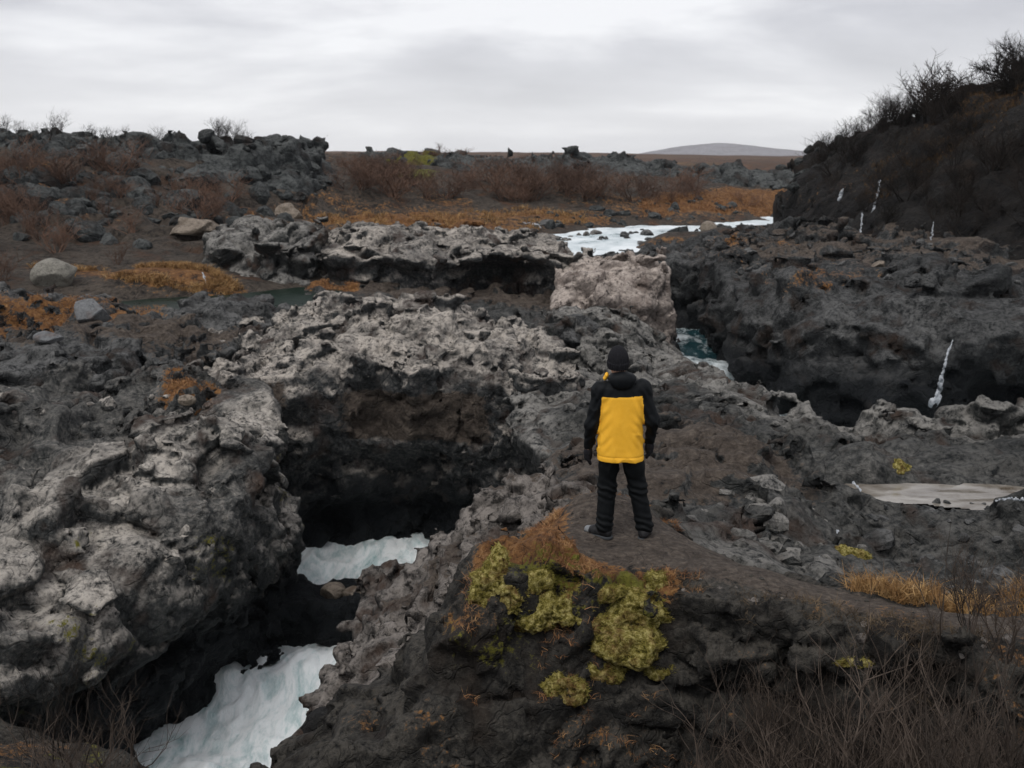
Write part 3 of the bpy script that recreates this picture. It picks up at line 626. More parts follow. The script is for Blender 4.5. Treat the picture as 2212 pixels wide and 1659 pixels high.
# long shelf with a shallow cave behind the arch
shelf = solid('rock_shelf', [(0.0, [(-8.0, 40.5), (-8.6, 45), (-5, 49), (-0.5, 48.4), (1.9, 46.4), (3.3, 44.2), (3.5, 40.5), (3.0, 38.6), (1.4, 38.0), (-0.4, 38.6), (-2.0, 38.0), (-3.6, 37.6), (-5.0, 38.6), (-6.4, 38.2), (-7.6, 38.9)]),
                             (-0.9, [(-8.0, 40.5), (-8.6, 45), (-5, 49), (-0.5, 48.4), (1.9, 46.4), (3.3, 44.2), (3.6, 40.5), (3.0, 38.4), (1.6, 38.8), (0.0, 41.0), (-1.6, 40.6), (-3.0, 38.2), (-5.0, 39.6), (-6.4, 39.4), (-7.6, 39.6)]),
                             (-3, [(-8.0, 40.5), (-8.6, 45), (-5, 49), (-0.5, 48.4), (1.9, 46.4), (3.3, 44.2), (3.8, 40.5), (3.2, 37.6), (1.8, 38.6), (0.2, 41.2), (-1.6, 41), (-3.0, 39), (-5.0, 40), (-6.4, 39.8), (-7.6, 39.8)])],
              [(-7.6, 40, -0.1), (-8.4, 44, 0.3), (-5, 48, 0.4), (0, 47.4, 0.1), (2, 45, -0.45), (3.2, 42, -0.75), (3.2, 39, -0.7), (1, 38.6, -0.3), (-1, 39.4, -0.15), (-3.4, 38.2, -0.45), (-5.4, 38.8, -0.3), (-2, 43, 0.25), (-5, 43, 0.3)],
              0.112, -3, M['arch'], amp=(0.26, 0.14, 0.16, 0.10), pil=2.6, k=0.2, seed=9, blk=1.0, fine=0.06, flat=1.5,
              paint=[(3, lambda c, nz: 0.75 + 0.5 * fbm(c, 3, 2, 4)), (1, zone([(-7.5, 48), (-1, 47.5), (-1, 50), (-7.5, 50)], 0.4))])
tag(shelf, 'long flat topped rock shelf with a shallow cave under its middle', 'rock')
apron = solid('rock_apron', [(0, [(-7.4, 34.6), (-7.6, 39.6), (3.4, 39.4), (4.2, 34), (3.2, 30.5), (1.2, 29.6), (-0.6, 31), (-3.6, 34.4), (-6, 34.4)]), (-5, [(-7.4, 34), (-7.6, 39.6), (3.6, 39.6), (4.8, 34), (3.6, 29.5), (1.2, 29), (-0.6, 31), (-3.6, 34), (-6, 34)])],
              [(-7, 37.8, -1.25), (-5, 37, -1.35), (-3, 37, -1.5), (0, 37.4, -1.75), (2, 37, -1.9), (-1, 34, -1.75), (1.4, 32.4, -1.75), (3.4, 35, -2.0), (2.4, 31, -1.7), (-4, 35.4, -1.6), (-6.6, 35.6, -1.5), (1, 40, -1.7), (-1, 40.6, -1.6)],
              0.125, -5, M['grey'], amp=(0.2, 0.16, 0.1, 0.05), k=0.3, seed=10, fine=0.06, paint=[(3, lambda c, nz: 0.15 + 0 * nz), (0, zone([(-6, 36.5), (2.5, 36), (2.5, 42), (-6, 40)], 0.8, 0.4)), (1, zone([(-7.6, 36.8), (-5.8, 36.8), (-5.8, 38.3), (-7.6, 38.3)], 0.3))])
tag(apron, 'brown earthy rock apron between the shelf cave and the arch', 'rock')

# rose-coloured block pillar at the mouth of the canyon
pillar = solid('rose_pillar', [(0, [(1.8, 36.4), (2.0, 38.6), (3.4, 40), (5.0, 39.6), (5.7, 38.2), (5.6, 36.6), (4.6, 35.6), (3.2, 35.4)]), (-1.9, [(1.4, 35.4), (2.0, 38.6), (3.4, 40), (5.4, 39.6), (6.0, 38.2), (5.6, 35.6), (4.6, 34.6), (3.0, 34.2)]), (-5, [(1.0, 34.4), (2.0, 38.6), (3.4, 40.6), (5.8, 40), (6.6, 38.2), (6.3, 34), (4.8, 33), (3.0, 33)])],
               [(2, 36.6, -1.0), (2.4, 38.4, -0.75), (3.2, 36.2, -0.7), (3.4, 39, -0.5), (4.4, 37, -0.15), (5.2, 38.6, -0.2), (5.4, 36.8, -0.4), (4.2, 35.8, -0.5)],
               0.075, -5, M['pink'], amp=(0.20, 0.06, 0.20, 0.14), pil=1.3, k=0.1, seed=12, blk=1.05, fine=0.04, flat=0.7)
tag(pillar, 'rose beige blocky rock pillar at the head of the canyon', 'rock')
footing = solid('rock_footing', [(0, [(1.2, 32), (2.2, 33.8), (4.6, 34.2), (6.0, 33.6), (6.0, 31), (5.2, 28.8), (4.2, 27.6), (2.6, 27.8), (1.4, 29.6)]), (-5.5, [(1, 32), (2.2, 33.8), (5, 35), (6.6, 34), (6.6, 31), (5.6, 28.8), (4.6, 27), (2.6, 27), (1, 29.6)])],
                [(1.4, 31, -1.3), (2.4, 30.4, -1.1), (3.2, 30.4, -1.35), (2.4, 33, -1.6), (4.4, 33.4, -2.0), (5.6, 33, -3.3), (5.6, 31, -3.1), (4.6, 29.4, -2.4), (3.6, 28.2, -2.0), (5, 28.6, -2.6)],
                0.085, -5.5, M['grey'], amp=(0.28, 0.16, 0.14, 0.07), pil=2.0, k=0.3, seed=13, fine=0.06)
tag(footing, 'rounded dark rock step at the foot of the rose pillar', 'rock')

# right-hand canyon wall with its plateau
GT = [(3.8, 45.4, -1.3), (4.4, 44, -1.1), (5.4, 46.5, -1.1), (6, 43, -0.8), (7.6, 40, -0.45), (7.4, 36, -0.75), (8.4, 33.6, -0.6), (9.6, 32, -0.45), (11, 30.4, -0.55), (13, 29, -0.6), (16, 28, -0.7), (22, 27.5, -0.6), (30, 27.5, -0.4), (9, 42, -0.25), (10, 37, -0.3), (13, 34, -0.2), (14, 39, -0.2), (12.3, 45, 0.25), (18, 33, -0.1), (24, 32, 0.1), (18.3, 36.5, -0.1), (16.3, 42, 0), (14, 50, 0.2), (8, 47, -0.75), (30, 40, 1)]
canyon_wall = solid('canyon_wall', [(-0.3, [(3.7, 46.4), (3.9, 44), (5, 43), (6.2, 42.6), (7.8, 41), (7.9, 38), (7.5, 35.8), (7.9, 34.2), (8.7, 32.6), (9.6, 31.4), (11, 30), (13, 28.8), (16, 27.8), (22, 27.2), (30, 27.2), (30, 50), (15, 53), (8, 49.5)]),
                                    (-1.8, [(3.7, 46.4), (3.9, 44), (5, 43.4), (6.4, 42.8), (7.9, 41), (7.7, 38), (7.4, 35.4), (7.7, 33.4), (8.4, 31.6), (9.2, 30.2), (10.6, 29), (12.6, 27.6), (15.2, 26.9), (22, 26.4), (30, 26.4), (30, 50), (15, 53), (8, 49.5)]),
                                    (-3.4, [(3.7, 46.4), (3.9, 44.4), (5, 43.8), (6.6, 43), (8.0, 41), (7.8, 38), (7.5, 35.2), (7.8, 33.2), (8.4, 31.0), (9.2, 29.4), (10.4, 28.2), (12.0, 27.4), (14.2, 29.4), (22, 29.2), (30, 29), (30, 50), (15, 53), (8, 49.5)]),
                                    (-6, [(3.7, 46.4), (3.9, 44.6), (5, 44), (7, 43), (8.2, 41), (8.0, 38), (7.8, 35.2), (8.1, 33.2), (8.7, 31.0), (9.4, 29.0), (10.6, 28.4), (12.4, 29.0), (14.2, 30.4), (22, 30.2), (30, 30), (30, 50), (15, 53), (8, 49.5)])],
                    GT, 0.15, -6, M['dark'], amp=(0.30, 0.16, 0.22, 0.12), pil=2.6, strata=0.2, k=0.25, seed=14, cull=lambda c: (c[:, 0] > 26) | ((c[:, 2] < -2.2) & (c[:, 0] > 9) & (c[:, 1] > 35)) | (c[:, 1] > 49.5), blk=1.0, fine=0.15, flat=1.3, finew=0.45,
                    paint=[(3, lambda c, nz: 0.55 + 0.7 * fbm(c, 3, 2, 4)), (1, lambda c, nz: sstep(0.15, 0.5, fbm(c, 1.6, 3, 8)) * sstep(7.5, 9, c[:, 0]) * sstep(13.5, 11, c[:, 0]) * sstep(-2.6, -1.6, c[:, 2]) * 0.5), (0, zone([(9, 36), (16, 34), (24, 32), (24, 40), (15, 48), (8, 44)], 2, 0.7))])
tag(canyon_wall, 'dark right hand canyon wall topped by a bare rocky flat', 'cliff')

# bushy hill on the right
HT = [(15.8, 50, 0.6), (16.4, 58, 3.0), (17.4, 59, 4.0), (17.6, 54, 4.1), (18.5, 55.5, 5.0), (20, 52.5, 6.2), (22.4, 47, 7.6), (22.4, 53, 7.0), (30, 46, 10.5), (26, 42, 8.2), (24, 38.5, 5.6), (30, 38, 7.5), (21.5, 42, 4.4), (19.6, 40, 2.0), (18, 42, 1.2), (17.4, 45.6, 1.9), (18.8, 47, 4.0), (16.8, 50, 2.4), (20, 37, 0.6), (25, 35, 1.2), (34, 34, 3), (40, 44, 12), (40, 60, 11), (24, 62, 7)]
hillside = solid('hillside', [(7, [(17.0, 58.5), (18, 54), (19.4, 51), (21.5, 46.5), (24, 40), (30, 37), (41, 36), (41, 62), (24, 64), (18.5, 61)]), (-1, [(15.2, 50), (15.2, 60), (18, 64), (24, 67), (42, 66), (42, 33.5), (26, 33.8), (20.4, 35.6), (17.6, 39), (16.6, 42.6), (15.4, 46)])],
                 [(a_, b_, c_ - 0.13 * max(c_, 0) - 0.25) for a_, b_, c_ in HT], 0.26, -2, M['hill'], amp=(0.5, 0.3, 0.2, 0.08), pil=3.0, k=0.8, seed=15, cull=lambda c: (c[:, 0] > 36) | (c[:, 1] > 62), blk=1.6, fine=0.15, finew=0.9,
                 paint=[(1, lambda c, nz: sstep(0.75, 0.2, np.abs(c[:, 2] - (2.6 + (c[:, 0] - 17.5) * 0.62) - 0.5 * fbm(c, 3, 2, 4))) * 0.15)])
tag(hillside, kind='structure')

# lava ridge far left, lava cliff far right
ridge = solid('lava_ridge', [(5, [(-44, 57), (-36, 58), (-30, 59.5), (-25, 60), (-21, 61.5), (-17, 62), (-14.2, 64), (-13.4, 67), (-14, 76), (-44, 76)]), (1.2, [(-44, 52), (-34, 53.5), (-27, 55), (-21, 57), (-16, 59), (-12.8, 61), (-11.6, 66), (-13, 76), (-44, 76)])],
              [(-42, 60, 4.5), (-30, 61, 4.2), (-25, 61.5, 4.3), (-21, 63, 4.1), (-17, 63.6, 3.9), (-14.6, 65.5, 4.1), (-14.6, 72, 4.1), (-30, 72, 4.4), (-42, 72, 4.6)],
              0.27, 0.0, M['lava'], amp=(0.6, 0.3, 0.35, 0.15), pil=2.4, k=0.5, seed=16, cull=lambda c: (c[:, 0] < -42) | (c[:, 1] > 75), blk=1.7, fine=0.07, finew=0.9, flat=0.8)
tag(ridge, kind='structure')
cliff = solid('lava_cliff', [(4, [(-13, 88), (-5, 86), (0, 88), (5, 87), (10, 90), (16, 89), (22, 88), (28, 86), (45, 86), (45, 104), (-13, 104)]), (0.5, [(-13, 84), (-5, 82), (0, 84), (5, 83), (10, 86), (16, 85), (22, 84), (28, 83), (45, 82), (45, 104), (-13, 104)])],
              [(-12, 90, 3.35), (-5, 88, 3.25), (0, 90, 3.05), (5, 89, 2.85), (9.5, 91, 3.55), (12, 91, 2.75), (16, 90, 2.25), (22, 90, 1.85), (28, 88, 1.55), (44, 90, 1.85), (0, 102, 3.45), (20, 102, 2.05), (44, 102, 2.05)],
              0.33, 0.5, M['lava'], amp=(0.6, 0.35, 0.35, 0.15), pil=2.8, k=0.5, seed=17, cull=lambda c: (c[:, 0] > 42) | (c[:, 1] > 102), blk=2.0, fine=0.2, finew=1.0, flat=0.8,
              paint=[(2, zone([(-11, 85), (-6.5, 85), (-6.5, 93), (-11, 93)], 0.8, 0.3))])
tag(cliff, kind='structure')
# rock ledge behind the pool
ledge = solid('pool_ledge', [(0.5, [(-12, 39.2), (-12.4, 43.5), (-8.2, 44), (-7.6, 40.6), (-8.2, 38.0), (-9.6, 37.6), (-11, 38.4)]), (-0.4, [(-12, 39.6), (-12.4, 43.5), (-8.2, 44), (-7.6, 40.6), (-7.9, 38.6), (-9.4, 38.8), (-10.8, 39.2)]), (-2, [(-12, 39), (-12.4, 43.5), (-8.2, 44), (-7.4, 40.6), (-7.7, 37.4), (-9.4, 37.4), (-10.8, 37.6)])],
              [(-12, 40.5, 0.2), (-8, 41, 0.5), (-10, 42.6, 0.7), (-8.4, 38.4, 0.2), (-9.8, 38, 0.25), (-11, 39, 0.05)],
              0.1, -2, M['grey'], amp=(0.36, 0.16, 0.14, 0.07), pil=1.6, k=0.25, seed=11, fine=0.06)
tag(ledge, 'grey overhanging rock ledge behind the dark green pool', 'rock')

# ------------------------------------------------------------------ water
def water_mat(name, white, teal, foam_lo, foam_hi, scale=(1, 1, 1), ns=0.9, rough=0.35, bump=0.5, spec=0.4, rr=(0.12, 0.65)):
    t = NT(name)
    g = t.new('ShaderNodeNewGeometry'); mp = t.new('ShaderNodeMapping'); mp.inputs['Scale'].default_value = scale
    t.l.new(g.outputs['Position'], mp.inputs[0])
    n = t.noise(mp.outputs[0], ns, 9, 0.66, 0.8); n2 = t.noise(mp.outputs[0], ns * 6, 6, 0.7, 0.5)
    f = t.mrange(t.math('ADD', t.math('MULTIPLY', n, 0.75), t.math('MULTIPLY', n2, 0.25)), foam_lo, foam_hi)
    t.l.new(t.mix(f, teal, white), t.b.inputs['Base Color'])
    t.l.new(t.mrange(f, 0, 1, *rr), t.b.inputs['Roughness'])
    t.b.inputs['Specular IOR Level'].default_value = spec
    t.l.new(t.bump(t.math('ADD', t.math('MULTIPLY', n, 0.12), t.math('MULTIPLY', n2, 0.05)), bump, 1.0), t.b.inputs['Normal'])
    return t.m
M['foam'] = water_mat('white_water', (0.88, 0.92, 0.93), (0.26, 0.44, 0.45), 0.31, 0.53, (1.9, 0.7, 1), 1.3, bump=0.6)
M['upper'] = water_mat('pale_river', (0.76, 0.81, 0.83), (0.34, 0.44, 0.47), 0.34, 0.56, (0.5, 0.35, 1), 0.9)
M['canyon'] = water_mat('canyon_water', (0.78, 0.84, 0.86), (0.012, 0.050, 0.060), 0.44, 0.58, (0.8, 0.5, 1), 0.55)
M['pool'] = water_mat('pool_water', (0.006, 0.018, 0.011), (0.004, 0.012, 0.008), 0.3, 0.7, (1, 1, 1), 0.6, bump=0.02, spec=0.12)
M['stream'] = water_mat('stream_water', (0.30, 0.28, 0.25), (0.085, 0.065, 0.045), 0.38, 0.62, (0.6, 0.9, 1), 1.2, bump=0.02, spec=0.5, rr=(0.05, 0.2))

def rapid(x, y, z0, a, wl_=1.6):
    p = np.stack([x * 1.25, y * 0.8, 0 * x], 1)
    w = np.stack([fbm(p, 1.5, 2, 3), fbm(p, 1.5, 2, 4), 0 * x], 1) * 0.6
    return z0 + a * fbm(p + w, wl_, 4, 5, 0.42) + a * 0.34 * fbm(p + w, wl_ * 0.35, 4, 8, 0.55, True)
def gorge_z(x, y):
    return rapid(x, y, -7.1 + 0.04 * (y - 20), 0.5, 1.9) + 0.25 * sstep(20.2, 19.4, y) * sstep(18.2, 19, y)
tag(link('river', grid_mesh('river', -10, 1.5, 11.5, 29.5, 0.07, gorge_z), M['foam']), kind='structure')
tag(link('upper_river', grid_mesh('upper_river', 0.2, 30, 45.4, 90, 0.22, lambda x, y: rapid(x, y, -0.95 + 0.006 * (y - 50), 0.10, 2.2)), M['upper']), kind='structure')
tag(link('canyon_river', grid_mesh('canyon_river', 3.4, 20, 21, 45.0, 0.14, lambda x, y: rapid(x, y, -3.5 + 0.24 * np.clip(y - 35, -9, 0), 0.22)), M['canyon']), kind='structure')
def fall_sheet():
    n, m = 30, 40
    s, q = np.meshgrid(np.linspace(0, 1, n), np.linspace(0, 1, m), indexing='ij')
    x = 3.9 + 1.9 * s; y = 45.9 - 2.6 * q ** 0.6; z = -0.95 - 2.4 * q ** 1.8
    p = np.stack([x.ravel(), y.ravel() * 0.4, z.ravel()], 1)
    y = y + (0.25 * fbm(p, 0.5, 3, 3)).reshape(n, m)
    i = (np.arange(n - 1)[:, None] * m + np.arange(m - 1)[None]).ravel()
    return np_mesh('waterfall', np.stack([x.ravel(), y.ravel(), z.ravel()], 1), np.stack([i, i + 1, i + m + 1, i + m], 1))
tag(link('waterfall', fall_sheet(), M['foam']), kind='structure')
tag(link('pool', grid_mesh('pool', -14.5, -6.2, 31.6, 39, 0.25, lambda x, y: -1.27 + 0.006 * fbm(np.stack([x, y, 0 * x], 1), 0.5, 2, 3)), M['pool']), kind='structure')
sm = grid_mesh('stream', 5.0, 13, 14.2, 16.6, 0.06, lambda x, y: -1.80 + 0.012 * fbm(np.stack([x * 0.5, y * 2, 0 * x], 1), 0.4, 2, 3))
sv = getco(sm); sf = np.array([p_.vertices[:] for p_ in sm.polygons]); sc_ = sv[sf].mean(1)
sk = poly_sd(sc_[:, 0], sc_[:, 1], [(5.3, 15.2), (6.0, 14.95), (6.6, 14.75), (7.4, 14.5), (8.2, 14.3), (9.4, 14.2), (10.6, 14.2), (12.9, 14.2), (12.9, 15.6), (10.8, 15.65), (9.8, 15.85), (8.6, 15.9), (7.4, 16.15), (6.4, 16.05), (5.5, 15.95)]) + 0.16 * fbm(sc_, 0.5, 3, 4) < 0
tag(link('stream', np_mesh('stream', sv, sf[sk]), M['stream']), kind='structure')

# ------------------------------------------------------------------ placing helpers
bpy.context.view_layer.update()
DG = bpy.context.evaluated_depsgraph_get()
CAM0 = Vector((0, 0, CAM_H))
def hit(u, v):
    ok, p, n, i, o, m = SC.ray_cast(DG, CAM0, pix(u, v).normalized())
    return (p, n, o) if ok else (Vector(ay(u, v, 60)), Vector((0, -1, 0)), None)
def drop(x, y, z0=30):
    ok, p, n, i, o, m = SC.ray_cast(DG, Vector((x, y, z0)), Vector((0, 0, -1)))
    return (p, n, o) if ok else (Vector((x, y, 0)), Vector((0, 0, 1)), None)
def in_poly(x, y, poly):
    c = False; n = len(poly)
    for i in range(n):
        a, b = poly[i], poly[(i + 1) % n]
        if (a[1] > y) != (b[1] > y) and x < (b[0] - a[0]) * (y - a[1]) / (b[1] - a[1]) + a[0]: c = not c
    return c
def sample(poly, n, r=rnd):
    xs = [q[0] for q in poly]; ys = [q[1] for q in poly]; out = []
    while len(out) < n:
        x, y = r.uniform(min(xs), max(xs)), r.uniform(min(ys), max(ys))
        if in_poly(x, y, poly): out.append((x, y))
    return out

# ------------------------------------------------------------------ stones and boulders
def stone_mesh(name, seed, sub=3, cuts=14, noise=0.07, squash=0.8, keep=0.62):
    bm = bmesh.new(); bmesh.ops.create_icosphere(bm, subdivisions=sub, radius=1.0)
    me = bpy.data.meshes.new(name); bm.to_mesh(me); bm.free()
    r = np.random.RandomState(seed); c = getco(me)
    c = c * r.uniform(0.75, 1.15, 3)
    for _ in range(cuts):
        n = r.normal(size=3); n /= np.linalg.norm(n); d = r.uniform(keep - 0.12, keep + 0.15)
        over = np.maximum(c @ n - d, 0)
        c = c - over[:, None] * n[None] * 0.92
    nrm = c / np.linalg.norm(c, axis=1)[:, None]
    c = c + nrm * (noise * fbm(c + seed * 3.1, 0.7, 4, seed % 9))[:, None]
    c[:, 2] *= squash
    setco(me, c)
    me.polygons.foreach_set('use_smooth', np.zeros(len(me.polygons), bool))
    return me
STONES = {}
def stone(name, matkey, p, size, parent=None, variant=None, tilt=0.4, sub=2, **kw):
    v = rnd.randrange(6) if variant is None else variant
    key = (matkey, v, sub)
    if key not in STONES:
        STONES[key] = stone_mesh('stone', 40 + v * 7, sub, **kw)
        STONES[key].materials.append(M[matkey])
    o = link(name, STONES[key], None, parent)
    o.location = p
    o.rotation_euler = (rnd.uniform(-tilt, tilt), rnd.uniform(-tilt, tilt), rnd.uniform(0, 6.28))
    o.scale = [size * rnd.uniform(0.8, 1.2) for _ in range(3)] if isinstance(size, (int, float)) else size
    return o
def scatter(parent, matkey, poly, n, s0, s1, need=None, sink=0.15, nz=0.2):
    for x, y in sample(poly, n):
        p, nn, ob = drop(x, y)
        if ob is None or (need and ob.name not in need) or nn.z < nz: continue
        s = s0 + (s1 - s0) * rnd.random() ** 2.2
        stone('stone', matkey, p - Vector((0, 0, s * sink)), s, parent)
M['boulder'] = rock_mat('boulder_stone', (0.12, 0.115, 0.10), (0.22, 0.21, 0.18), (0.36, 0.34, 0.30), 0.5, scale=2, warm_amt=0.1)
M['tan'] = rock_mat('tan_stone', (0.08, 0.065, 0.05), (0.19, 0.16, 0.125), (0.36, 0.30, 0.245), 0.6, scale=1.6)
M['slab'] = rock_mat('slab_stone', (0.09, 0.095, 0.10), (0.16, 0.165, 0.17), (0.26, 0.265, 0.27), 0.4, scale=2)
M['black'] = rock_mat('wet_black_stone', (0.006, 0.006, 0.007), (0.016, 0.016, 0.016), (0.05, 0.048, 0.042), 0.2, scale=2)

scatter(ridge, 'lava', [(-40, 52), (-12, 59), (-11.5, 66), (-14, 67), (-20, 63), (-40, 59)], 110, 0.35, 1.0, None, 0.1, 0.1)
scatter(cliff, 'lava', [(-12, 82), (30, 82), (30, 92), (-12, 92)], 45, 0.25, 0.65, None, 0.1, 0.1)
scatter(lava_field, 'lava', [(-26, 43), (-12, 46), (-11, 56), (-24, 56)], 130, 0.2, 1.0, ['lava_field'])
scatter(lava_field, 'lava', [(-27, 40), (-18, 40), (-13, 44), (-12, 52), (-18, 57), (-28, 54)], 60, 0.4, 1.5, ['lava_field'])
scatter(lava_field, 'lava', [(-30, 46), (-18, 46), (-13, 52), (-14, 60), (-30, 56)], 80, 0.35, 1.4, None)
scatter(lava_field, 'lava', [(0, 57), (3, 62.5), (8, 67), (14, 70), (20, 77), (14, 77), (2, 67)], 70, 0.2, 0.7, ['lava_field', 'upper_river'])
scatter(lava_field, 'dark', [(4.5, 52), (8, 55), (13, 60), (18, 66), (14, 67), (8, 63), (4.5, 57)], 34, 0.2, 0.7, None)
scatter(lava_field, 'grey', [(-0.8, 50), (1.6, 50), (3.6, 57), (5, 60), (1, 58)], 36, 0.2, 0.6, None)
scatter(lava_field, 'lava', [(8, 53.5), (15, 58), (20, 64), (22, 67), (24, 64), (15, 53)], 36, 0.25, 0.8, None)
scatter(plateau, 'dark', [(4.6, 11), (10, 11), (10, 14.6), (5.2, 14.6)], 90, 0.07, 0.3, ['rock_plateau'])
scatter(plateau, 'grey', [(1.9, 10.2), (3.2, 9.6), (4.8, 12.6), (4.6, 15), (2.4, 13)], 60, 0.06, 0.28, ['rock_plateau'])
scatter(plateau, 'grey', [(1, 19), (5.6, 19), (5, 25), (3, 28), (1, 24)], 40, 0.1, 0.38, ['rock_plateau'])
scatter(plateau, 'dark', [(5.4, 14.4), (11, 13.9), (11, 14.6), (8, 15.0), (5.6, 15.2)], 40, 0.05, 0.2, None)
scatter(canyon_wall, 'dark', [(8, 35), (14, 31), (22, 29.5), (22, 36), (14, 46), (8, 44)], 70, 0.12, 0.45, ['canyon_wall'])
scatter(bench, 'dark', [(-19, 24), (-9, 24.5), (-8.5, 31), (-12, 31.5), (-19, 33)], 50, 0.1, 0.45, ['lava_bench'])
scatter(knoll, 'knoll', path_poly, 60, 0.012, 0.04, ['mossy_knoll'], 0.3)
scatter(knoll, 'spur', [(1.4, 7.75), (2.2, 7.3), (3.4, 6.6), (5, 6.1), (5, 6.35), (3.4, 6.95), (2.2, 7.6), (1.4, 8.0)], 36, 0.02, 0.07, ['mossy_knoll'], 0.3)
scatter(arch, 'arch', [(-8, 25.5), (0.6, 25), (0, 30), (-4, 34), (-7.8, 33)], 50, 0.1, 0.36, ['rock_arch'])
scatter(outcrop, 'pale', [(-12, 17), (-6, 16), (-4.8, 18.6), (-6.4, 22), (-12, 23)], 50, 0.08, 0.34, ['pale_outcrop'])

def boulder(u, v, px, matkey, label, sub=4, squash=(1, 0.9, 0.8), dy=0.0, seed=1, name='boulder', rz=0.0, lift=0.15, at=None, **kw):
    p = hit(u, v)[0] if at is None else Vector(at)
    r = px * (p - CAM0).length / F_PX
    me = stone_mesh(name, seed, sub, **kw)
    o = link(name, me, M[matkey]); o.location = p + Vector((0, dy * r, lift * r)); o.scale = [r * q for q in squash]
    o.rotation_euler = (0, 0, rz)
    return tag(o, label, 'boulder')
boulder(120, 612, 46, 'boulder', 'rounded pale grey boulder beside the orange bank at far left', seed=3, cuts=8, keep=0.78, noise=0.12, squash=(1, 0.9, 1.05), lift=0.35)
boulder(198, 688, 44, 'slab', 'square cut grey block with a flat pale top left of the pool', seed=8, cuts=10, keep=0.62, noise=0.03, squash=(1, 0.9, 0.85), rz=0.3)
boulder(105, 735, 36, 'slab', 'tilted thin grey slab lying in orange turf at the left', seed=21, cuts=10, keep=0.6, noise=0.03, squash=(1.15, 0.8, 0.45), rz=-0.4)
boulder(425, 500, 62, 'tan', 'long tan crusted boulder above the orange bank', seed=13, cuts=12, noise=0.28, squash=(1.0, 0.8, 0.55), rz=0.2)
boulder(622, 468, 38, 'tan', 'rounded tan boulder on the slope above the pool ledge', seed=17, cuts=10, noise=0.25, squash=(0.9, 0.9, 0.85))
boulder(402, 868, 20, 'tan', 'small smooth tan stone on the pale outcrop', seed=23, cuts=3, keep=0.9, noise=0.05, squash=(1.1, 0.8, 0.7))
boulder(715, 1303, 30, 'tan', 'olive brown wet boulder on the black rock bridge', seed=27, cuts=5, squash=(1, 1, 0.85), at=(-3.95, 20.5, -5.85))
boulder(752, 1312, 26, 'tan', 'smaller brown boulder at the right end of the rock bridge', seed=31, cuts=5, squash=(1, 1, 0.8), at=(-3.5, 20.35, -5.85))
boulder(715, 1575, 70, 'black', 'large black wet boulder jutting over the white water', seed=33, cuts=5, noise=0.3, squash=(0.9, 1, 0.95), at=ay(715, 1590, 11.2))
boulder(655, 1640, 62, 'black', 'black wet boulder at the bottom edge beside the white water', seed=37, cuts=5, noise=0.3, squash=(0.8, 1, 0.8), at=ay(680, 1655, 10.4))
boulder(800, 1340, 42, 'spur', 'dark rounded rock at the edge of the stepped bench', seed=39, cuts=5, noise=0.25, at=ay(812, 1330, 13.7))
boulder(1170, 492, 34, 'dark', 'dark wet rock where the upper river bends', seed=41, cuts=7, at=az(1175, 500, -0.85))
boulder(1530, 490, 26, 'tan', 'pale topped block standing in the upper river', seed=43, cuts=9, keep=0.62, noise=0.03, at=az(1530, 500, -0.9), squash=(0.9, 0.9, 1.1))
boulder(1900, 575, 16, 'tan', 'small tan stone on the flat right of the canyon', seed=45, cuts=5)
boulder(1240, 730, 66, 'dark', 'rounded black rock behind the head of the person', seed=47, cuts=4, noise=0.25, squash=(1, 0.9, 0.8), at=ay(1245, 735, 29.6))

# fallen white stones and ice
t = NT('ice'); tc_ = t.new('ShaderNodeTexCoord'); n_ = t.noise(tc_.outputs['Object'], 9, 6, 0.7)
t.l.new(t.ramp(n_, [(0.35, (0.20, 0.22, 0.25)), (0.65, (0.58, 0.61, 0.64))]), t.b.inputs['Base Color'])
t.b.inputs['Roughness'].default_value = 0.35; t.l.new(t.bump(n_, 0.6, 0.03), t.b.inputs['Normal'])
M['ice'] = t.m
def trickle(name, pts, wpx, label, cat='icicle', seed=1, offs=0.0):
    r = random.Random(seed); bm = bmesh.new(); last = prev = None
    for k in range(len(pts) - 1):
        a, b = pts[k], pts[k + 1]
        m = max(2, int(math.hypot(b[0] - a[0], b[1] - a[1]) / 2))
        for j in range(m):
            if r.random() < 0.02: continue
            s = j / m; w = (wpx[k] + (wpx[k + 1] - wpx[k]) * s) * r.uniform(0.35, 1.0)
            u = a[0] + (b[0] - a[0]) * s + r.gauss(0, w * 0.22); v = a[1] + (b[1] - a[1]) * s + r.uniform(-2, 2)
            p, n, ob = hit(u, v); L = (p - CAM0).length
            if last and abs(L - last) > 0.03 * last: continue
            last = L; rad = 0.40 * w * L / F_PX
            beads = [(p, n, rad)]
            if prev:                                     # close the gap to the bead before
                q0, n0, r0 = prev; k2 = int((p - q0).length / max(0.7 * min(rad, r0), 0.008))
                beads = [(q0.lerp(p, i / (k2 + 1)), (n0 + n).normalized(), 0.5 * (rad + r0)) for i in range(1, min(k2, 25) + 1)] + beads
            for q, nn_, rr_ in beads:
                mt = Matrix.Translation(q) @ nn_.to_track_quat('Z', 'Y').to_matrix().to_4x4() @ Matrix.Diagonal((rr_ * r.uniform(0.7, 1.2), rr_ * r.uniform(1.4, 2.4), rr_ * 0.45, 1))
                bmesh.ops.create_icosphere(bm, subdivisions=1, radius=1.0, matrix=mt)
            prev = (p, n, rad)
    me = bpy.data.meshes.new(name); bm.to_mesh(me); bm.free()
    c = getco(me); setco(me, c + 0.012 * np.stack([fbm(c, 0.09, 2, 1), fbm(c, 0.09, 2, 2), fbm(c, 0.09, 2, 3)], 1))
    me.polygons.foreach_set('use_smooth', np.ones(len(me.polygons), bool))
    o = link(name, me, M['ice']); return tag(o, label, cat)
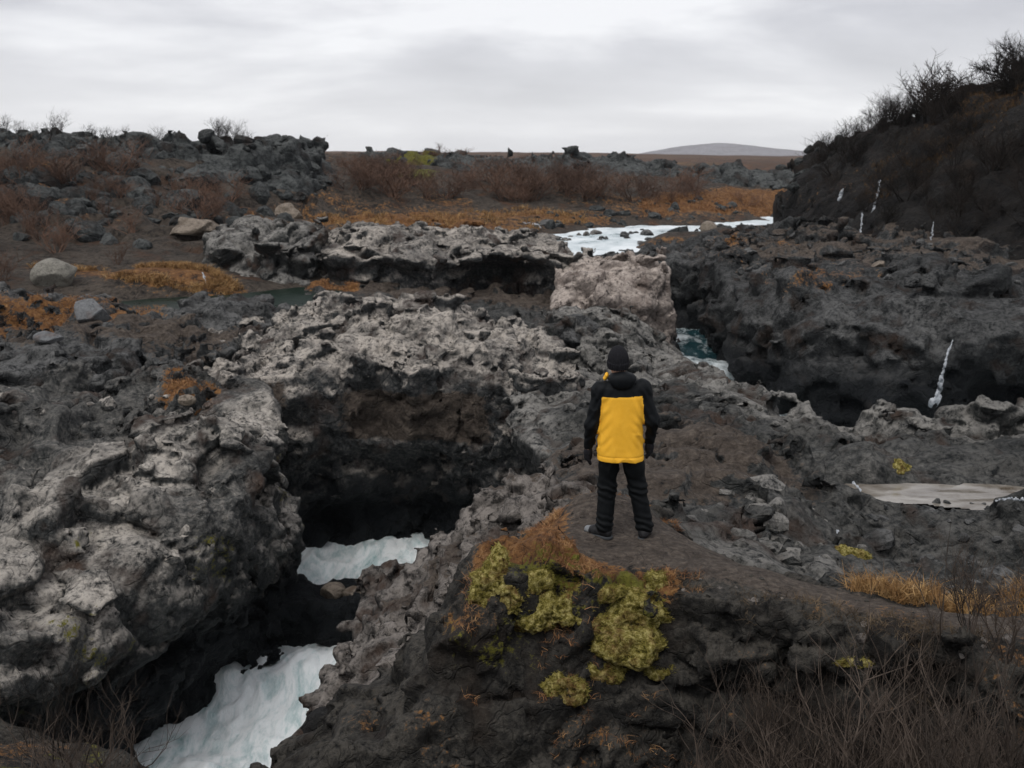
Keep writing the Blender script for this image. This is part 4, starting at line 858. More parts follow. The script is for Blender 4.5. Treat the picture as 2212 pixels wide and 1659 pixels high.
trickle('ice_trickle', [(2058, 735), (2046, 765), (2038, 800), (2028, 840), (2020, 870)], [5, 8, 9, 14, 20], 'white frozen trickle hanging down the dark canyon wall at right', 'ice', 3)
trickle('ice_trickle', [(1901, 390), (1895, 420), (1888, 450), (1880, 462)], [5, 6, 7, 4], 'thin white ice streak high on the bushy hill cliff', 'ice', 5)
trickle('ice_trickle', [(1862, 460), (1860, 490), (1857, 515)], [6, 5, 4], 'short white ice streak below the thin one on the hill cliff', 'ice', 7)
trickle('snow_patch', [(1820, 412), (1816, 425), (1812, 432)], [6, 12, 9], 'small white snow patch on the left face of the hill', 'snow', 9)
trickle('ice_trickle', [(2016, 480), (2014, 500), (2010, 520)], [3, 4, 3], 'faint ice streak at the right of the hill cliff', 'ice', 11)
trickle('ice_trickle', [(1812, 1148), (1788, 1160), (1774, 1178), (1765, 1190)], [6, 13, 12, 6], 'white ice curl on the rubble below the stream', 'ice', 13)
trickle('ice_trickle', [(1770, 1200), (1790, 1197), (1814, 1200)], [8, 12, 8], 'small flat white ice lump at the foot of the ice curl', 'ice', 15)
trickle('ice_trickle', [(2150, 1082), (2180, 1076), (2212, 1080)], [4, 6, 7], 'thin white ice rim by the stream at the right edge', 'ice', 17)
trickle('water_trickle', [(1846, 1045), (1858, 1060), (1870, 1080), (1888, 1100), (1905, 1112)], [10, 8, 6, 6, 9], 'thin grey trickle running out of the stream over dark rubble', 'stream', 19)
trickle('water_trickle', [(438, 590), (442, 602), (446, 614)], [4, 6, 5], 'small white waterfall dropping into the pool', 'waterfall', 21)
trickle('water_trickle', [(1130, 480), (1155, 484), (1170, 492)], [5, 12, 8], 'white spill of water over rocks left of the upper river', 'stream', 23)

# ------------------------------------------------------------------ moss cushions on the knoll
t = NT('moss'); g_ = t.new('ShaderNodeNewGeometry')
n_ = t.noise(g_.outputs['Position'], 5, 4, 0.6); n2_ = t.noise(g_.outputs['Position'], 70, 3, 0.7); n3_ = t.noise(g_.outputs['Position'], 22, 4, 0.7)
c_ = t.ramp(n3_, [(0.36, (0.04, 0.036, 0.008)), (0.48, (0.19, 0.16, 0.04)), (0.62, (0.44, 0.38, 0.15))])
c_ = t.mix(t.mrange(n_, 0.50, 0.64, 0, 0.8), c_, t.ramp(n3_, [(0.35, (0.06, 0.03, 0.015)), (0.65, (0.20, 0.11, 0.05))]))
t.l.new(c_, t.b.inputs['Base Color']); t.b.inputs['Roughness'].default_value = 1.0; t.b.inputs['Specular IOR Level'].default_value = 0.05
t.l.new(t.bump(t.math('ADD', t.math('MULTIPLY', n3_, 0.05), t.math('MULTIPLY', n2_, 0.015)), 1.0, 1.0), t.b.inputs['Normal'])
M['moss'] = t.m
M['fuzz'] = plain_mat('moss_fuzz', (0.09, 0.08, 0.016), (0.36, 0.31, 0.08), 12, 0.95, 0)
def blades(name, roots, normals, n_per, h, w, mat, seed=1, spread=0.06, lean=0.5, up=0.7, parent=None, droop=0.35, hvar=0.5):
    r = np.random.RandomState(seed)
    R0 = np.repeat(np.array(roots, np.float32), n_per, 0); N0 = np.repeat(np.array(normals, np.float32), n_per, 0)
    k = len(R0)
    R0 = R0 + np.c_[r.uniform(-spread, spread, (k, 2)), np.zeros(k)].astype(np.float32) 
    d = N0 * (1 - up) + np.array((0, 0, up)) + r.normal(0, lean, (k, 3)) * np.array((1, 1, 0.35))
    d /= np.linalg.norm(d, axis=1)[:, None]
    H = h * (1 - hvar + hvar * 1.6 * r.rand(k))[:, None]
    side = np.cross(d, r.normal(0, 1, (k, 3))); side /= np.linalg.norm(side, axis=1)[:, None]
    W = (w * r.uniform(0.6, 1.3, k))[:, None]
    out = r.normal(0, 1, (k, 3)); out[:, 2] = -0.6
    m = R0 + d * H * 0.55
    tip = R0 + d * H + out * H * droop * 0.5
    b0 = R0 - d * H * 0.12
    V = np.stack([b0 - side * W, b0 + side * W, m - side * W * 0.7, m + side * W * 0.7, tip], 1).reshape(-1, 3)
    i = (np.arange(k) * 5)[:, None]
    Fc = np.concatenate([i + np.array([[0, 1, 3]]), i + np.array([[0, 3, 2]]), i + np.array([[2, 3, 4]])], 0)
    me = np_mesh(name, V, Fc, False)
    return link(name, me, mat, parent)
MC = [(1076, 1250, 46, 60, 'round yellow green moss cushion at the left corner of the knoll'), (1150, 1255, 46, 26, 'flat moss cushion beside the round corner cushion'), (1166, 1320, 42, 36, 'yellow moss tongue hanging below the corner cushion'),
      (1236, 1316, 62, 40, 'broad grassy moss cushion in the middle of the knoll face'), (1304, 1278, 46, 20, 'pale flat moss cushion right under the path edge'), (1380, 1318, 56, 40, 'mottled moss patch right of the middle cushion'),
      (1372, 1388, 70, 44, 'large olive moss cushion low on the knoll face'), (1218, 1484, 46, 34, 'bright lone moss cushion at the foot of the knoll'), (1314, 1446, 32, 28, 'small moss cushion right of the lone bright one'),
      (1424, 1262, 28, 26, 'small moss tuft at the right end of the path edge'), (1432, 1450, 30, 18, 'brownish moss patch low on the right of the knoll'), (1128, 1340, 24, 22, 'little moss knob below the corner cushion'),
      (1108, 1292, 38, 40, 'mossy slope between the corner cushion and the tongue'), (1204, 1282, 40, 24, 'thin moss bridge above the broad grassy cushion'), (1292, 1335, 46, 34, 'moss patch joining the middle cushion to the olive one'), (1418, 1334, 34, 40, 'moss patch hanging at the right side of the knoll face'),
      (1845, 1200, 30, 26, 'ochre moss hump among dark rubble below the stream'), (1845, 1432, 34, 12, 'bright moss strip in the dark thicket below the path'), (1952, 1010, 22, 18, 'yellow moss hummock at the edge of the stream')]
for i, (u, v, rx, ry, lab) in enumerate(MC):
    p, n, ob = hit(u, v)
    L = (p - CAM0).length; ax, bz = 1.1 * rx * L / F_PX, 1.0 * ry * L / F_PX
    bm = bmesh.new(); bmesh.ops.create_icosphere(bm, subdivisions=5, radius=1)
    me = bpy.data.meshes.new('moss_cushion'); bm.to_mesh(me); bm.free()
    c = getco(me); nr = c.copy()
    c = c * np.array((ax, 0.6 * bz, bz), np.float32)
    c = c + nr * (min(ax, bz) * (0.8 * fbm(c + i, 0.16, 3, i % 7) - 0.12 * fbm(c + i, 0.04, 2, 5, 0.5, True)))[:, None]
    setco(me, c); me.polygons.foreach_set('use_smooth', np.ones(len(me.polygons), bool))
    o = link('moss_cushion', me, M['moss']); o.location = p - Vector((0, -0.25 * bz, 0.2 * bz)); o.rotation_euler = (-0.45, 0, 0)
    tag(o, lab, 'moss', 'moss cushions on the rocks')
    nv = vnorm(me); sel = RS.choice(len(c), 900 if i < 16 else 200, replace=False)
    sel = sel[nv[sel, 2] > -0.2]
    fz = blades('moss_fuzz', c[sel], nv[sel], 4, 0.026, 0.0014, M['fuzz'], i + 3, 0.006, 0.5, 0.1, o)
    fz['kind'] = 'stuff'

# ------------------------------------------------------------------ dry grass
t = NT('dry_grass'); g_ = t.new('ShaderNodeNewGeometry'); n_ = t.noise(g_.outputs['Position'], 3.0, 5, 0.75)
t.l.new(t.ramp(n_, [(0.36, (0.09, 0.045, 0.018)), (0.5, (0.27, 0.15, 0.058)), (0.64, (0.50, 0.33, 0.15))]), t.b.inputs['Base Color']); t.b.inputs['Roughness'].default_value = 0.8
M['grass'] = t.m
t = NT('rust_grass'); g_ = t.new('ShaderNodeNewGeometry'); n_ = t.noise(g_.outputs['Position'], 5.0, 5, 0.75)
t.l.new(t.ramp(n_, [(0.36, (0.10, 0.045, 0.022)), (0.5, (0.26, 0.125, 0.055)), (0.64, (0.44, 0.27, 0.13))]), t.b.inputs['Base Color']); t.b.inputs['Roughness'].default_value = 0.85
M['rust'] = t.m
M['dead'] = plain_mat('dead_grass', (0.05, 0.035, 0.022), (0.17, 0.125, 0.08), 4, 0.9, 0)
M['hillgrass'] = plain_mat('hill_grass', (0.03, 0.018, 0.009), (0.12, 0.07, 0.03), 1.5, 0.9, 0)
def grass(name, polys, n, n_per, h, w, mat, label, need=None, spread=0.05, lean=0.5, droop=0.35, seed=2, nzmin=0.1):
    R_, N_ = [], []
    for poly in polys:
        for x, y in sample(poly, n):
            if fbm(np.array([[x * 1.0, y, 0.0]], np.float32), 1.3 if y > 20 else 0.5, 2, 3)[0] < -0.18: continue
            p, nn, ob = drop(x, y)
            if ob is None or (need and ob.name not in need) or nn.z < nzmin: continue
            R_.append(tuple(p)); N_.append(tuple(nn))
    o = blades(name, R_, N_, n_per, h, w, M[mat], seed, spread, lean, 0.75, None, droop)
    return tag(o, label, 'grass', kind='stuff')
grass('dry_grass', [[(-0.3, 8.0), (-0.2, 8.75), (0.45, 8.5), (0.75, 8.2), (1.35, 8.05), (1.35, 7.75), (0.5, 7.7)], [(0.1, 9.0), (0.42, 8.6), (0.45, 9.6), (0.6, 10.15), (0.3, 10.1)], [(0.5, 10.0), (1.4, 9.95), (1.75, 9.5), (1.7, 9.9), (1.3, 10.4), (0.6, 10.4)]],
      420, 9, 0.06, 0.0022, 'rust', 'short rusty dry grass along the edge of the knoll path', ['mossy_knoll'], 0.03, 0.7, 0.8)
grass('dry_grass', [[(2.9, 7.95), (4.2, 7.4), (6.0, 7.05), (7.2, 6.9), (7.2, 8.1), (6, 8.2), (4.2, 8.3), (3.1, 8.4)]], 2600, 10, 0.24, 0.0035, 'grass', 'tall orange dry grass strip beyond the path at right', None, 0.06, 0.45, 0.6, 4)
grass('dry_grass', [[(-0.4, 7.4), (1.5, 7.2), (1.6, 7.95), (-0.4, 8.1)]], 420, 7, 0.08, 0.002, 'rust', 'sparse reddish grass between the moss cushions', None, 0.04, 0.7, 0.9, 6)
grass('dry_grass', [turf_far], 1000, 14, 0.30, 0.010, 'grass', 'orange dry grass bank beside the green pool', None, 0.10, 0.5, 0.8, 8)
grass('dry_grass', [bank_far], 650, 12, 0.30, 0.017, 'grass', 'orange dry grass along the far bank of the upper river', None, 0.3, 0.4, 0.6, 10)
grass('dry_grass', [[(-18, 27), (-14, 27.8), (-11, 29.3), (-10.8, 32), (-13, 32.6), (-17, 31)]], 240, 9, 0.14, 0.008, 'rust', 'orange turf patches on the dark lava bench', None, 0.14, 0.5, 0.7, 12)
grass('dry_grass', [[(-7.6, 21.0), (-6.8, 21.4), (-6.4, 22.2), (-7.0, 23), (-8, 22.8)], [(-7.6, 36.8), (-5.8, 36.8), (-5.8, 38.3), (-7.6, 38.3)]], 130, 8, 0.12, 0.007, 'rust', 'rusty grass tufts in hollows of the left rocks', None, 0.1, 0.5, 0.7, 14)
grass('dry_grass', [[(9, 69), (16, 73), (22, 80), (18, 82), (9, 74)]], 500, 8, 0.3, 0.022, 'rust', 'rust coloured grass on the slope behind the upper river', None, 0.3, 0.4, 0.6, 16)
grass('dry_grass', [[(17, 47), (19, 46), (24, 44), (24, 46.5), (20, 50), (17.4, 51)]], 500, 7, 0.25, 0.014, 'hillgrass', 'brown grass band across the bushy hill', ['hillside'], 0.25, 0.5, 0.6, 18)

grass('dry_grass', [[(1.3, 7.7), (2.2, 7.2), (3.4, 6.5), (5.4, 6.0), (5.4, 6.3), (3.4, 6.95), (2.2, 7.6), (1.4, 8.0)]], 420, 7, 0.10, 0.0022, 'dead', 'grey brown dead grass fringe along the lower rim of the path', ['mossy_knoll'], 0.04, 0.7, 0.8, 20)

# ------------------------------------------------------------------ bare shrubs and trees
def tubes(name, lines, sides=3):
    V, Fc, base = [], [], 0
    for pts, rad in lines:
        n = len(pts)
        P = np.array(pts, np.float32); Rr = np.array(rad, np.float32)
        T = np.gradient(P, axis=0); T /= np.linalg.norm(T, axis=1)[:, None] + 1e-9
        a = np.cross(T, np.array((0.31, 0.52, 0.8))); a /= np.linalg.norm(a, axis=1)[:, None] + 1e-9
        b = np.cross(T, a)
        for k in range(sides):
            th = 2 * math.pi * k / sides
            V.append(P + (a * math.cos(th) + b * math.sin(th)) * Rr[:, None])
        i = np.arange(n - 1)
        for k in range(sides):
            k2 = (k + 1) % sides
            Fc.append(np.stack([base + k * n + i, base + k2 * n + i, base + k2 * n + i + 1, base + k * n + i + 1], 1))
        base += n * sides
    return np_mesh(name, np.concatenate(V), np.concatenate(Fc))
def grow(seed, h, stems, spread, r0, kids=(7, 6, 3), upw=0.25, lens=(0.55, 0.5, 0.5), trunk=0):
    r = random.Random(seed); L0, L1 = [], []
    def branch(p, d, ln, rad, lv):
        nseg = (6, 5, 3, 2)[min(lv, 3)]
        pts, rr = [p.copy()], [rad]
        for s in range(nseg):
            d = (d + Vector((r.gauss(0, 0.16), r.gauss(0, 0.16), r.gauss(0, 0.1) + upw * 0.3))).normalized()
            p = p + d * (ln / nseg); pts.append(p.copy()); rr.append(rad * (1 - 0.75 * (s + 1) / nseg))
        (L0 if lv < 1 + (trunk > 0) else L1).append((pts, rr))
        if lv < len(kids):
            for k in range(kids[lv]):
                f = r.uniform(0.25, 1.0); i = min(nseg - 1, int(f * nseg)); q = pts[i].lerp(pts[i + 1], f * nseg - i if f < 1 else 1)
                ax = Vector((r.gauss(0, 1), r.gauss(0, 1), r.gauss(0, 0.5))).normalized()
                nd = (d * 0.75 + ax * 0.75 + Vector((0, 0, upw))).normalized()
                branch(q, nd, ln * lens[lv] * r.uniform(0.6, 1.25), rad * (0.55 if lv else 0.5), lv + 1)
    for s in range(stems):
        a = r.uniform(0, 6.28); sp = r.uniform(0.1, 1) * spread
        b = Vector((math.cos(a) * 0.12 * r.random(), math.sin(a) * 0.12 * r.random(), -0.06))
        branch(b, Vector((math.cos(a) * sp, math.sin(a) * sp, 1)).normalized(), h * r.uniform(0.6, 1.0), r0 * r.uniform(0.7, 1.1), 0)
    return tubes('stems', L0), tubes('twigs', L1)
def twig_mat(name, a, b):
    t = NT(name); oi = t.new('ShaderNodeObjectInfo'); g = t.new('ShaderNodeNewGeometry')
    n = t.noise(g.outputs['Position'], 1.2, 3, 0.6)
    f = t.math('ADD', t.math('MULTIPLY', oi.outputs['Random'], 0.6), t.math('MULTIPLY', n, 0.4))
    t.l.new(t.ramp(f, [(0.15, a), (0.85, b)]), t.b.inputs['Base Color']); t.b.inputs['Roughness'].default_value = 0.9
    t.b.inputs['Specular IOR Level'].default_value = 0.1
    return t.m
M['twig_near'] = twig_mat('near_twigs', (0.020, 0.017, 0.015), (0.125, 0.098, 0.080))
M['twig_red'] = twig_mat('red_twigs', (0.075, 0.050, 0.040), (0.19, 0.115, 0.082))
M['twig_dark'] = twig_mat('dark_twigs', (0.010, 0.009, 0.008), (0.036, 0.029, 0.025))
protos = {}
def proto(kind, i):
    if (kind, i) not in protos:
        if kind == 'near': a, b = grow(100 + i, 1.0, 5, 0.5, 0.013, (6, 4, 2), 0.32, (0.6, 0.55, 0.5))
        elif kind == 'tree': a, b = grow(300 + i, 0.75, 5, 0.7, 0.026, (10, 8, 5), 0.06, (0.6, 0.55, 0.5))
        else: a, b = grow(200 + i, 1.0, 7, 0.8, 0.018 if kind == 'red' else 0.016, (6, 5, 2), 0.3, (0.6, 0.5, 0.55))
        m = M[{'near': 'twig_near', 'red': 'twig_red', 'dark': 'twig_dark', 'tree': 'twig_dark'}[kind]]
        a.materials.append(m); b.materials.append(m)
        protos[kind, i] = (a, b)
    return protos[kind, i]
def plant(name, kind, i, p, h, label, group, cat='shrub', w=1.0, names=('stems', 'twigs')):
    a, b = proto(kind, i)
    e = link(name, None); e.empty_display_size = 0.2
    e.location = p; e.rotation_euler = (rnd.uniform(-.12, .12), rnd.uniform(-.12, .12), rnd.uniform(0, 6.28)); e.scale = (h * w, h * w, h)
    link(names[0], a, None, e); link(names[1], b, None, e)
    return tag(e, label, cat, group)
def thicket(poly, n, kind, h0, h1, label, group, need=None, nvar=4, w=1.0, zmin=-9):
    for x, y in sample(poly, n):
        p, nn, ob = drop(x, y)
        if ob is None or (need and ob.name not in need) or p.z < zmin: continue
        plant('bare_shrub', kind, rnd.randrange(nvar), p, rnd.uniform(h0, h1), label, group, w=w * rnd.uniform(0.8, 1.2))
thicket([(1.6, 5.2), (2.6, 4.6), (3.6, 4.4), (4.0, 5.0), (3.4, 5.8), (2.4, 6.6), (1.5, 6.8)], 38, 'near', 0.85, 1.5, 'bare brown shrub in the dense foreground thicket below the path', 'shrubs in the foreground thicket', nvar=5, w=0.9)
thicket([(1.5, 7.0), (2.2, 6.85), (3.4, 6.3), (4.2, 6.0), (4.2, 6.3), (3.4, 6.65), (2.2, 7.25), (1.5, 7.45)], 18, 'near', 0.45, 0.75, 'small bare shrub clinging to the face right under the path edge', 'small shrubs under the path edge', nvar=5)
thicket([(0.2, 6.2), (1.7, 6.2), (1.7, 7.0), (0.2, 7.0)], 7, 'near', 0.6, 1.0, 'low bare shrub at the foot of the mossy knoll', 'low shrubs at the foot of the knoll', nvar=5)
thicket([(-5.6, 6.0), (-3.3, 5.6), (-2.9, 7.0), (-3.6, 8.4), (-4.6, 9.6), (-7, 10.5)], 22, 'near', 0.8, 1.4, 'bare shrub on the dark bank at the lower left corner', 'shrubs in the lower left corner', nvar=5)
thicket([(5.2, 8.2), (7.6, 8.0), (7.6, 9.6), (5.4, 9.6)], 9, 'near', 0.8, 1.35, 'thin bare shrub rising beyond the orange grass at right', 'shrubs beyond the orange grass', nvar=5)
thicket([(16, 50), (16.4, 44), (18.4, 39), (21, 36.4), (27, 35), (30, 38), (24, 46), (21, 52), (18, 58), (16.4, 58)], 68, 'dark', 0.8, 1.6, 'dark bare shrub covering the steep right hill', 'shrubs on the right hill', ['hillside'], nvar=4, w=1.7)
thicket([(17.3, 58.6), (18.4, 54.8), (20, 52), (22.4, 46.6), (24, 47.5), (21, 53.5), (19, 59)], 32, 'dark', 0.8, 1.4, 'dark bare shrub on the skyline of the right hill', 'shrubs on the hill skyline', ['hillside'], nvar=4, w=1.3)
thicket([(-34, 59.5), (-25, 61), (-21, 63), (-22, 66), (-36, 66)], 30, 'dark', 0.5, 1.1, 'greyish bare shrub on top of the left lava ridge', 'shrubs on the lava ridge', nvar=4, w=1.3)
thicket([(-18.5, 63.5), (-15.6, 65), (-16, 69), (-19, 68)], 9, 'dark', 0.6, 1.2, 'greyish bare shrub at the right end of the lava ridge', 'shrubs at the right end of the lava ridge', nvar=4, w=1.3)
thicket([(-28, 42), (-17, 42), (-13, 47), (-15, 56), (-28, 54)], 40, 'red', 0.7, 1.4, 'red brown bare shrub on the rocky left slope', 'shrubs on the left slope', ['lava_field'], nvar=4, w=1.9)
thicket([(-24, 34), (-17, 33), (-15, 39), (-19, 43), (-26, 42)], 15, 'red', 0.6, 1.1, 'brown bare shrub behind the round pale boulder', 'shrubs behind the round boulder', ['lava_field'], nvar=4, w=1.7)
thicket([(-11, 63), (-4, 67.5), (4, 70), (13, 74), (20, 80), (16, 81), (6, 78), (-2, 76), (-11, 74)], 60, 'red', 0.8, 1.6, 'reddish bare shrub on the slope under the far lava cliff', 'shrubs under the far cliff', nvar=4, w=2.3)
thicket([(-13, 76), (-4, 89), (4, 93), (4, 99), (-13, 96)], 16, 'red', 0.5, 0.9, 'low red brown shrub along the far plateau rim', 'shrubs on the far plateau', nvar=4, w=2.6)
p, nn, ob = drop(20.9, 52.0)
plant('bare_tree', 'tree', 0, p - Vector((0, 0, .1)), 3.6, 'large round bare tree on the hill skyline', None, 'tree', 1.0, ('trunk', 'crown'))
p, nn, ob = drop(23.4, 48.5)
plant('bare_tree', 'tree', 1, p - Vector((0, 0, .1)), 2.8, 'smaller bare tree at the right edge of the hill skyline', None, 'tree', 0.9, ('trunk', 'crown'))

# ------------------------------------------------------------------ the person on the knoll
def cap(p, a, b, ra, rb, sy=1.0):
    a = np.array(a, np.float32); b = np.array(b, np.float32)
    q = p.copy()
    ab = b - a; t_ = np.clip(((q - a) @ ab) / (ab @ ab), 0, 1)
    d = q - (a + t_[:, None] * ab)
    return np.sqrt(d[:, 0] ** 2 + (d[:, 1] / sy) ** 2 + d[:, 2] ** 2) - (ra + (rb - ra) * t_)
def ell(p, c, r):
    q = (p - np.array(c, np.float32)) / np.array(r, np.float32)
    return (np.linalg.norm(q, axis=1) - 1) * min(r)
def su(a, b, k):
    h = np.maximum(k - np.abs(a - b), 0) / k
    return np.minimum(a, b) - h * h * k * 0.25
def chain(p, pts, k=0.03, sy=1.0):
    d = None
    for (a, ra), (b, rb) in zip(pts[:-1], pts[1:]):
        e_ = cap(p, a, b, ra, rb, sy); d = e_ if d is None else su(d, e_, k)
    return d
def sdf_mesh(name, fn, lo, hi, vox):
    ax = [np.arange(l, h, vox, dtype=np.float32) for l, h in zip(lo, hi)]
    G = np.stack(np.meshgrid(*ax, indexing='ij'), -1)
    S = chunked(fn, G.reshape(-1, 3)).reshape(G.shape[:3]).astype(np.float32)
    return surfnet(S, lo, vox)
# joints: x right, y away from the camera, z up
JL = dict(sh=(-.19, .0, 1.412), el=(-.275, -.01, 1.09), wr=(-.295, .05, .85), hip=(-.105, 0, .895), kn=(-.115, .035, .49), an=(-.135, .0, .09))
JR = dict(sh=(.18, .0, 1.435), el=(.282, -.035, 1.14), wr=(.268, .065, .915), hip=(.085, 0, .905), kn=(.165, .03, .49), an=(.235, -.01, .09))
HEAD = (-.04, .035, 1.675)
FOOT = {-1: (JL['an'], math.radians(52)), 1: (JR['an'], math.radians(-14))}
def hand_sdf(p, wr, s):
    w = np.array(wr); dn = np.array((-s * 0.0, .12, -1.0)); dn /= np.linalg.norm(dn)
    k0 = w + dn * .085
    d = chain(p, [(w, .027), (w + dn * .04, .033), (k0, .034)], .02)
    for j, (off, ln) in enumerate([(.030, .066), (.010, .075), (-.010, .070), (-.029, .056)]):
        a = k0 + np.array((0, off, 0)); m = a + dn * ln * .5 + np.array((-s * .006, 0, 0)); e_ = a + dn * ln + np.array((-s * .022, .004, 0))
        d = su(d, chain(p, [(a, .0105), (m, .0098), (e_, .0085)], .006), .010)
    a = w + dn * .03 + np.array((-s * .01, .030, 0))
    return su(d, chain(p, [(a, .013), (a + dn * .03 + np.array((-s * .012, .022, 0)), .0115), (a + dn * .062 + np.array((-s * .018, .020, 0)), .0095)], .01), .014)
def leg(p, J, r):
    return chain(p, [(J['hip'], r[0]), (J['kn'], r[1]), (J['an'], r[2])], .06)
def foot(p, s, grow_=0.0):
    (a, th) = FOOT[s]; dx, dy = -math.sin(th), math.cos(th)
    A = np.array(a)
    h = A + np.array((-dx * .035, -dy * .035, -.035)); b = A + np.array((dx * .10, dy * .10, -.045)); t_ = A + np.array((dx * .185, dy * .185, -.055))
    return chain(p, [(h, .040 + grow_), (b, .042 + grow_), (t_, .030 + grow_)], .03)
def body_f(p):
    d = ell(p, HEAD, (.077, .097, .118))
    d = su(d, cap(p, (HEAD[0], HEAD[1] + .095, HEAD[2] - .01), (HEAD[0], HEAD[1] + .112, HEAD[2] - .035), .010, .014), .02)
    for s in (-1, 1): d = su(d, ell(p, (HEAD[0] + s * .077, HEAD[1] - .005, HEAD[2] - .01), (.012, .02, .032)), .01)
    d = su(d, cap(p, (-.01, .0, 1.45), (HEAD[0], HEAD[1] - .01, 1.60), .058, .052), .04)
    d = su(d, chain(p, [((0, 0, .95), .135), ((0, 0, 1.12), .12), ((0, 0, 1.34), .14)], .08, 0.75), .06)
    d = su(d, cap(p, JL['sh'], JR['sh'], .055, .055), .08)
    for J, s in ((JL, -1), (JR, 1)):
        d = su(d, chain(p, [(J['sh'], .052), (J['el'], .040), (J['wr'], .027)], .03), .05)
        d = su(d, hand_sdf(p, J['wr'], s), .02)
        d = su(d, leg(p, J, (.082, .056, .040)), .05)
        d = su(d, foot(p, s, -.006), .03)
    return d
def arms(p, pad=0.0):
    d = None
    for J in (JL, JR):
        e_ = chain(p, [(J['sh'], .074 + pad), (J['el'], .060 + pad), (tuple(np.array(J['wr']) + (0, 0, .02)), .047 + pad)], .04)
        d = e_ if d is None else np.minimum(d, e_)
    return d
def torso(p):
    z = p[:, 2]
    w = np.interp(z, [.74, .80, 1.0, 1.2, 1.36, 1.44, 1.50], [.218, .216, .205, .196, .196, .165, .10])
    dp = np.interp(z, [.74, .80, 1.0, 1.2, 1.36, 1.44, 1.50], [.150, .150, .142, .140, .135, .115, .09])
    e_ = (((np.abs(p[:, 0] + .004 * np.sin(z * 9)) / w) ** 2.5 + (np.abs(p[:, 1]) / dp) ** 2.5) ** 0.4 - 1) * dp
    hem = .765 + .02 * p[:, 0]
    return np.maximum(e_, np.maximum(hem - z, z - 1.50))
def folds(p, a):
    q = p * np.array((1.0, 1.0, 0.55), np.float32); q[:, 0] += p[:, 2] * 0.35
    cr_ = np.exp(-np.abs(fbm(q, .16, 2, 4)) / .09)
    return a * 2.0 * (0.5 - cr_) * sstep(-.3, .3, fbm(p, .25, 1, 9)) + a * 0.8 * fbm(q, .12, 2, 6)
def jacket_f(p):
    d = su(torso(p), arms(p), .035)
    d = su(d, cap(p, JL['sh'], JR['sh'], .078, .078), .06)
    d = np.maximum(d, -(body_f(p) + .002) if False else d)
    for J in (JL, JR):
        d = np.maximum(d, J['wr'][2] - .005 - p[:, 2]) if False else d
    side_ = sstep(.05, .14, np.abs(p[:, 0])) * sstep(.80, .95, p[:, 2])
    d = d + .0028 * side_ * np.sin((p[:, 2] * 0.9 + np.abs(p[:, 0]) * 1.2 + .05 * fbm(p, .15, 2, 3)) * 62) + .0045 * np.exp(-((p[:, 2] - .815) / .007) ** 2)
    return d + folds(p, .0045) + .010 * fbm(p * np.array((1.6, 1.0, 0.5), np.float32), .16, 2, 12) * sstep(.06, .0, np.abs(p[:, 0]) - .12)
def hood_f(p):
    d = ell(p, (-.012, -.055, 1.535), (.135, .085, .062))
    d = su(d, ell(p, (-.02, .03, 1.52), (.115, .10, .075)), .05)
    d = su(d, ell(p, (-.02, -.10, 1.50), (.10, .05, .075)), .04)
    return d + folds(p, .009)
def trousers_f(p):
    d = None
    for J in (JL, JR):
        e_ = chain(p, [(J['hip'], .106), (tuple(np.array(J['hip']) * .5 + np.array(J['kn']) * .5), .092), (J['kn'], .080), (tuple(np.array(J['an']) + (0, 0, .03)), .082)], .05)
        d = e_ if d is None else su(d, e_, .03)
    d = su(d, ell(p, (0, 0, .93), (.185, .13, .14)), .05)
    knee = np.exp(-((p[:, 2] - .47) / .10) ** 2) + np.exp(-((p[:, 2] - .15) / .09) ** 2)
    return np.maximum(d + folds(p, .010) + .006 * knee * np.sin((p[:, 2] + .3 * p[:, 0] + .04 * fbm(p, .12, 2, 2)) * 95), .065 - p[:, 2])
def beanie_f(p):
    d = ell(p, (HEAD[0], HEAD[1] - .012, HEAD[2] + .015), (.094, .112, .132))
    d = np.maximum(d, (HEAD[2] - .055 + 0.10 * (p[:, 1] - HEAD[1])) - p[:, 2])
    cuff = np.maximum(ell(p, (HEAD[0], HEAD[1] - .012, HEAD[2] + .0), (.101, .119, .150)), np.abs(p[:, 2] - (HEAD[2] - .028 + 0.10 * (p[:, 1] - HEAD[1]))) - .03)
    return su(d, cuff, .012) + .003 * np.sin(np.arctan2(p[:, 1] - HEAD[1], p[:, 0] - HEAD[0]) * 34) * sstep(1.80, 1.70, p[:, 2])
LO, HI = (-.42, -.28, -.02), (.42, .32, 1.87)
p0 = az(1336, 1161, 0.0)
pg, _, _ = drop(p0[0], p0[1], 3)
def two(v, f, flag, name):
    fc = v[f].mean(1); k = flag(fc)
    out = []
    for sel in (k, ~k):
        g = f[sel]; used = np.unique(g); rm = np.full(len(v), -1); rm[used] = np.arange(len(used))
        out.append((v[used], rm[g]))
    return out
skin = plain_mat('skin', (0.42, 0.25, 0.18), (0.50, 0.31, 0.23), 20, 0.5, 0)
def cloth(name, a, b, rough=0.7, weave=0.2):
    return plain_mat(name, a, b, 26, rough, weave, 0.004, 5, 0.12)
navy = cloth('black_shell_fabric', (0.0035, 0.0045, 0.006), (0.007, 0.0085, 0.010), 0.6)
yel = cloth('yellow_shell_fabric', (0.88, 0.455, 0.036), (0.93, 0.50, 0.046), 0.6, 0.0)
knit = plain_mat('black_knit', (0.006, 0.006, 0.008), (0.016, 0.016, 0.019), 90, 0.95, 0.6, 0.006)
trou = cloth('dark_trouser_fabric', (0.0035, 0.0045, 0.0055), (0.007, 0.0085, 0.0095), 0.65, 0.2)
v, f = sdf_mesh('person', body_f, LO, HI, .0085)
person = link('person', np_mesh('person', v, f), skin)
person.location = (p0[0], p0[1], pg.z + 0.003); person.rotation_euler = (0, 0, math.radians(-3))
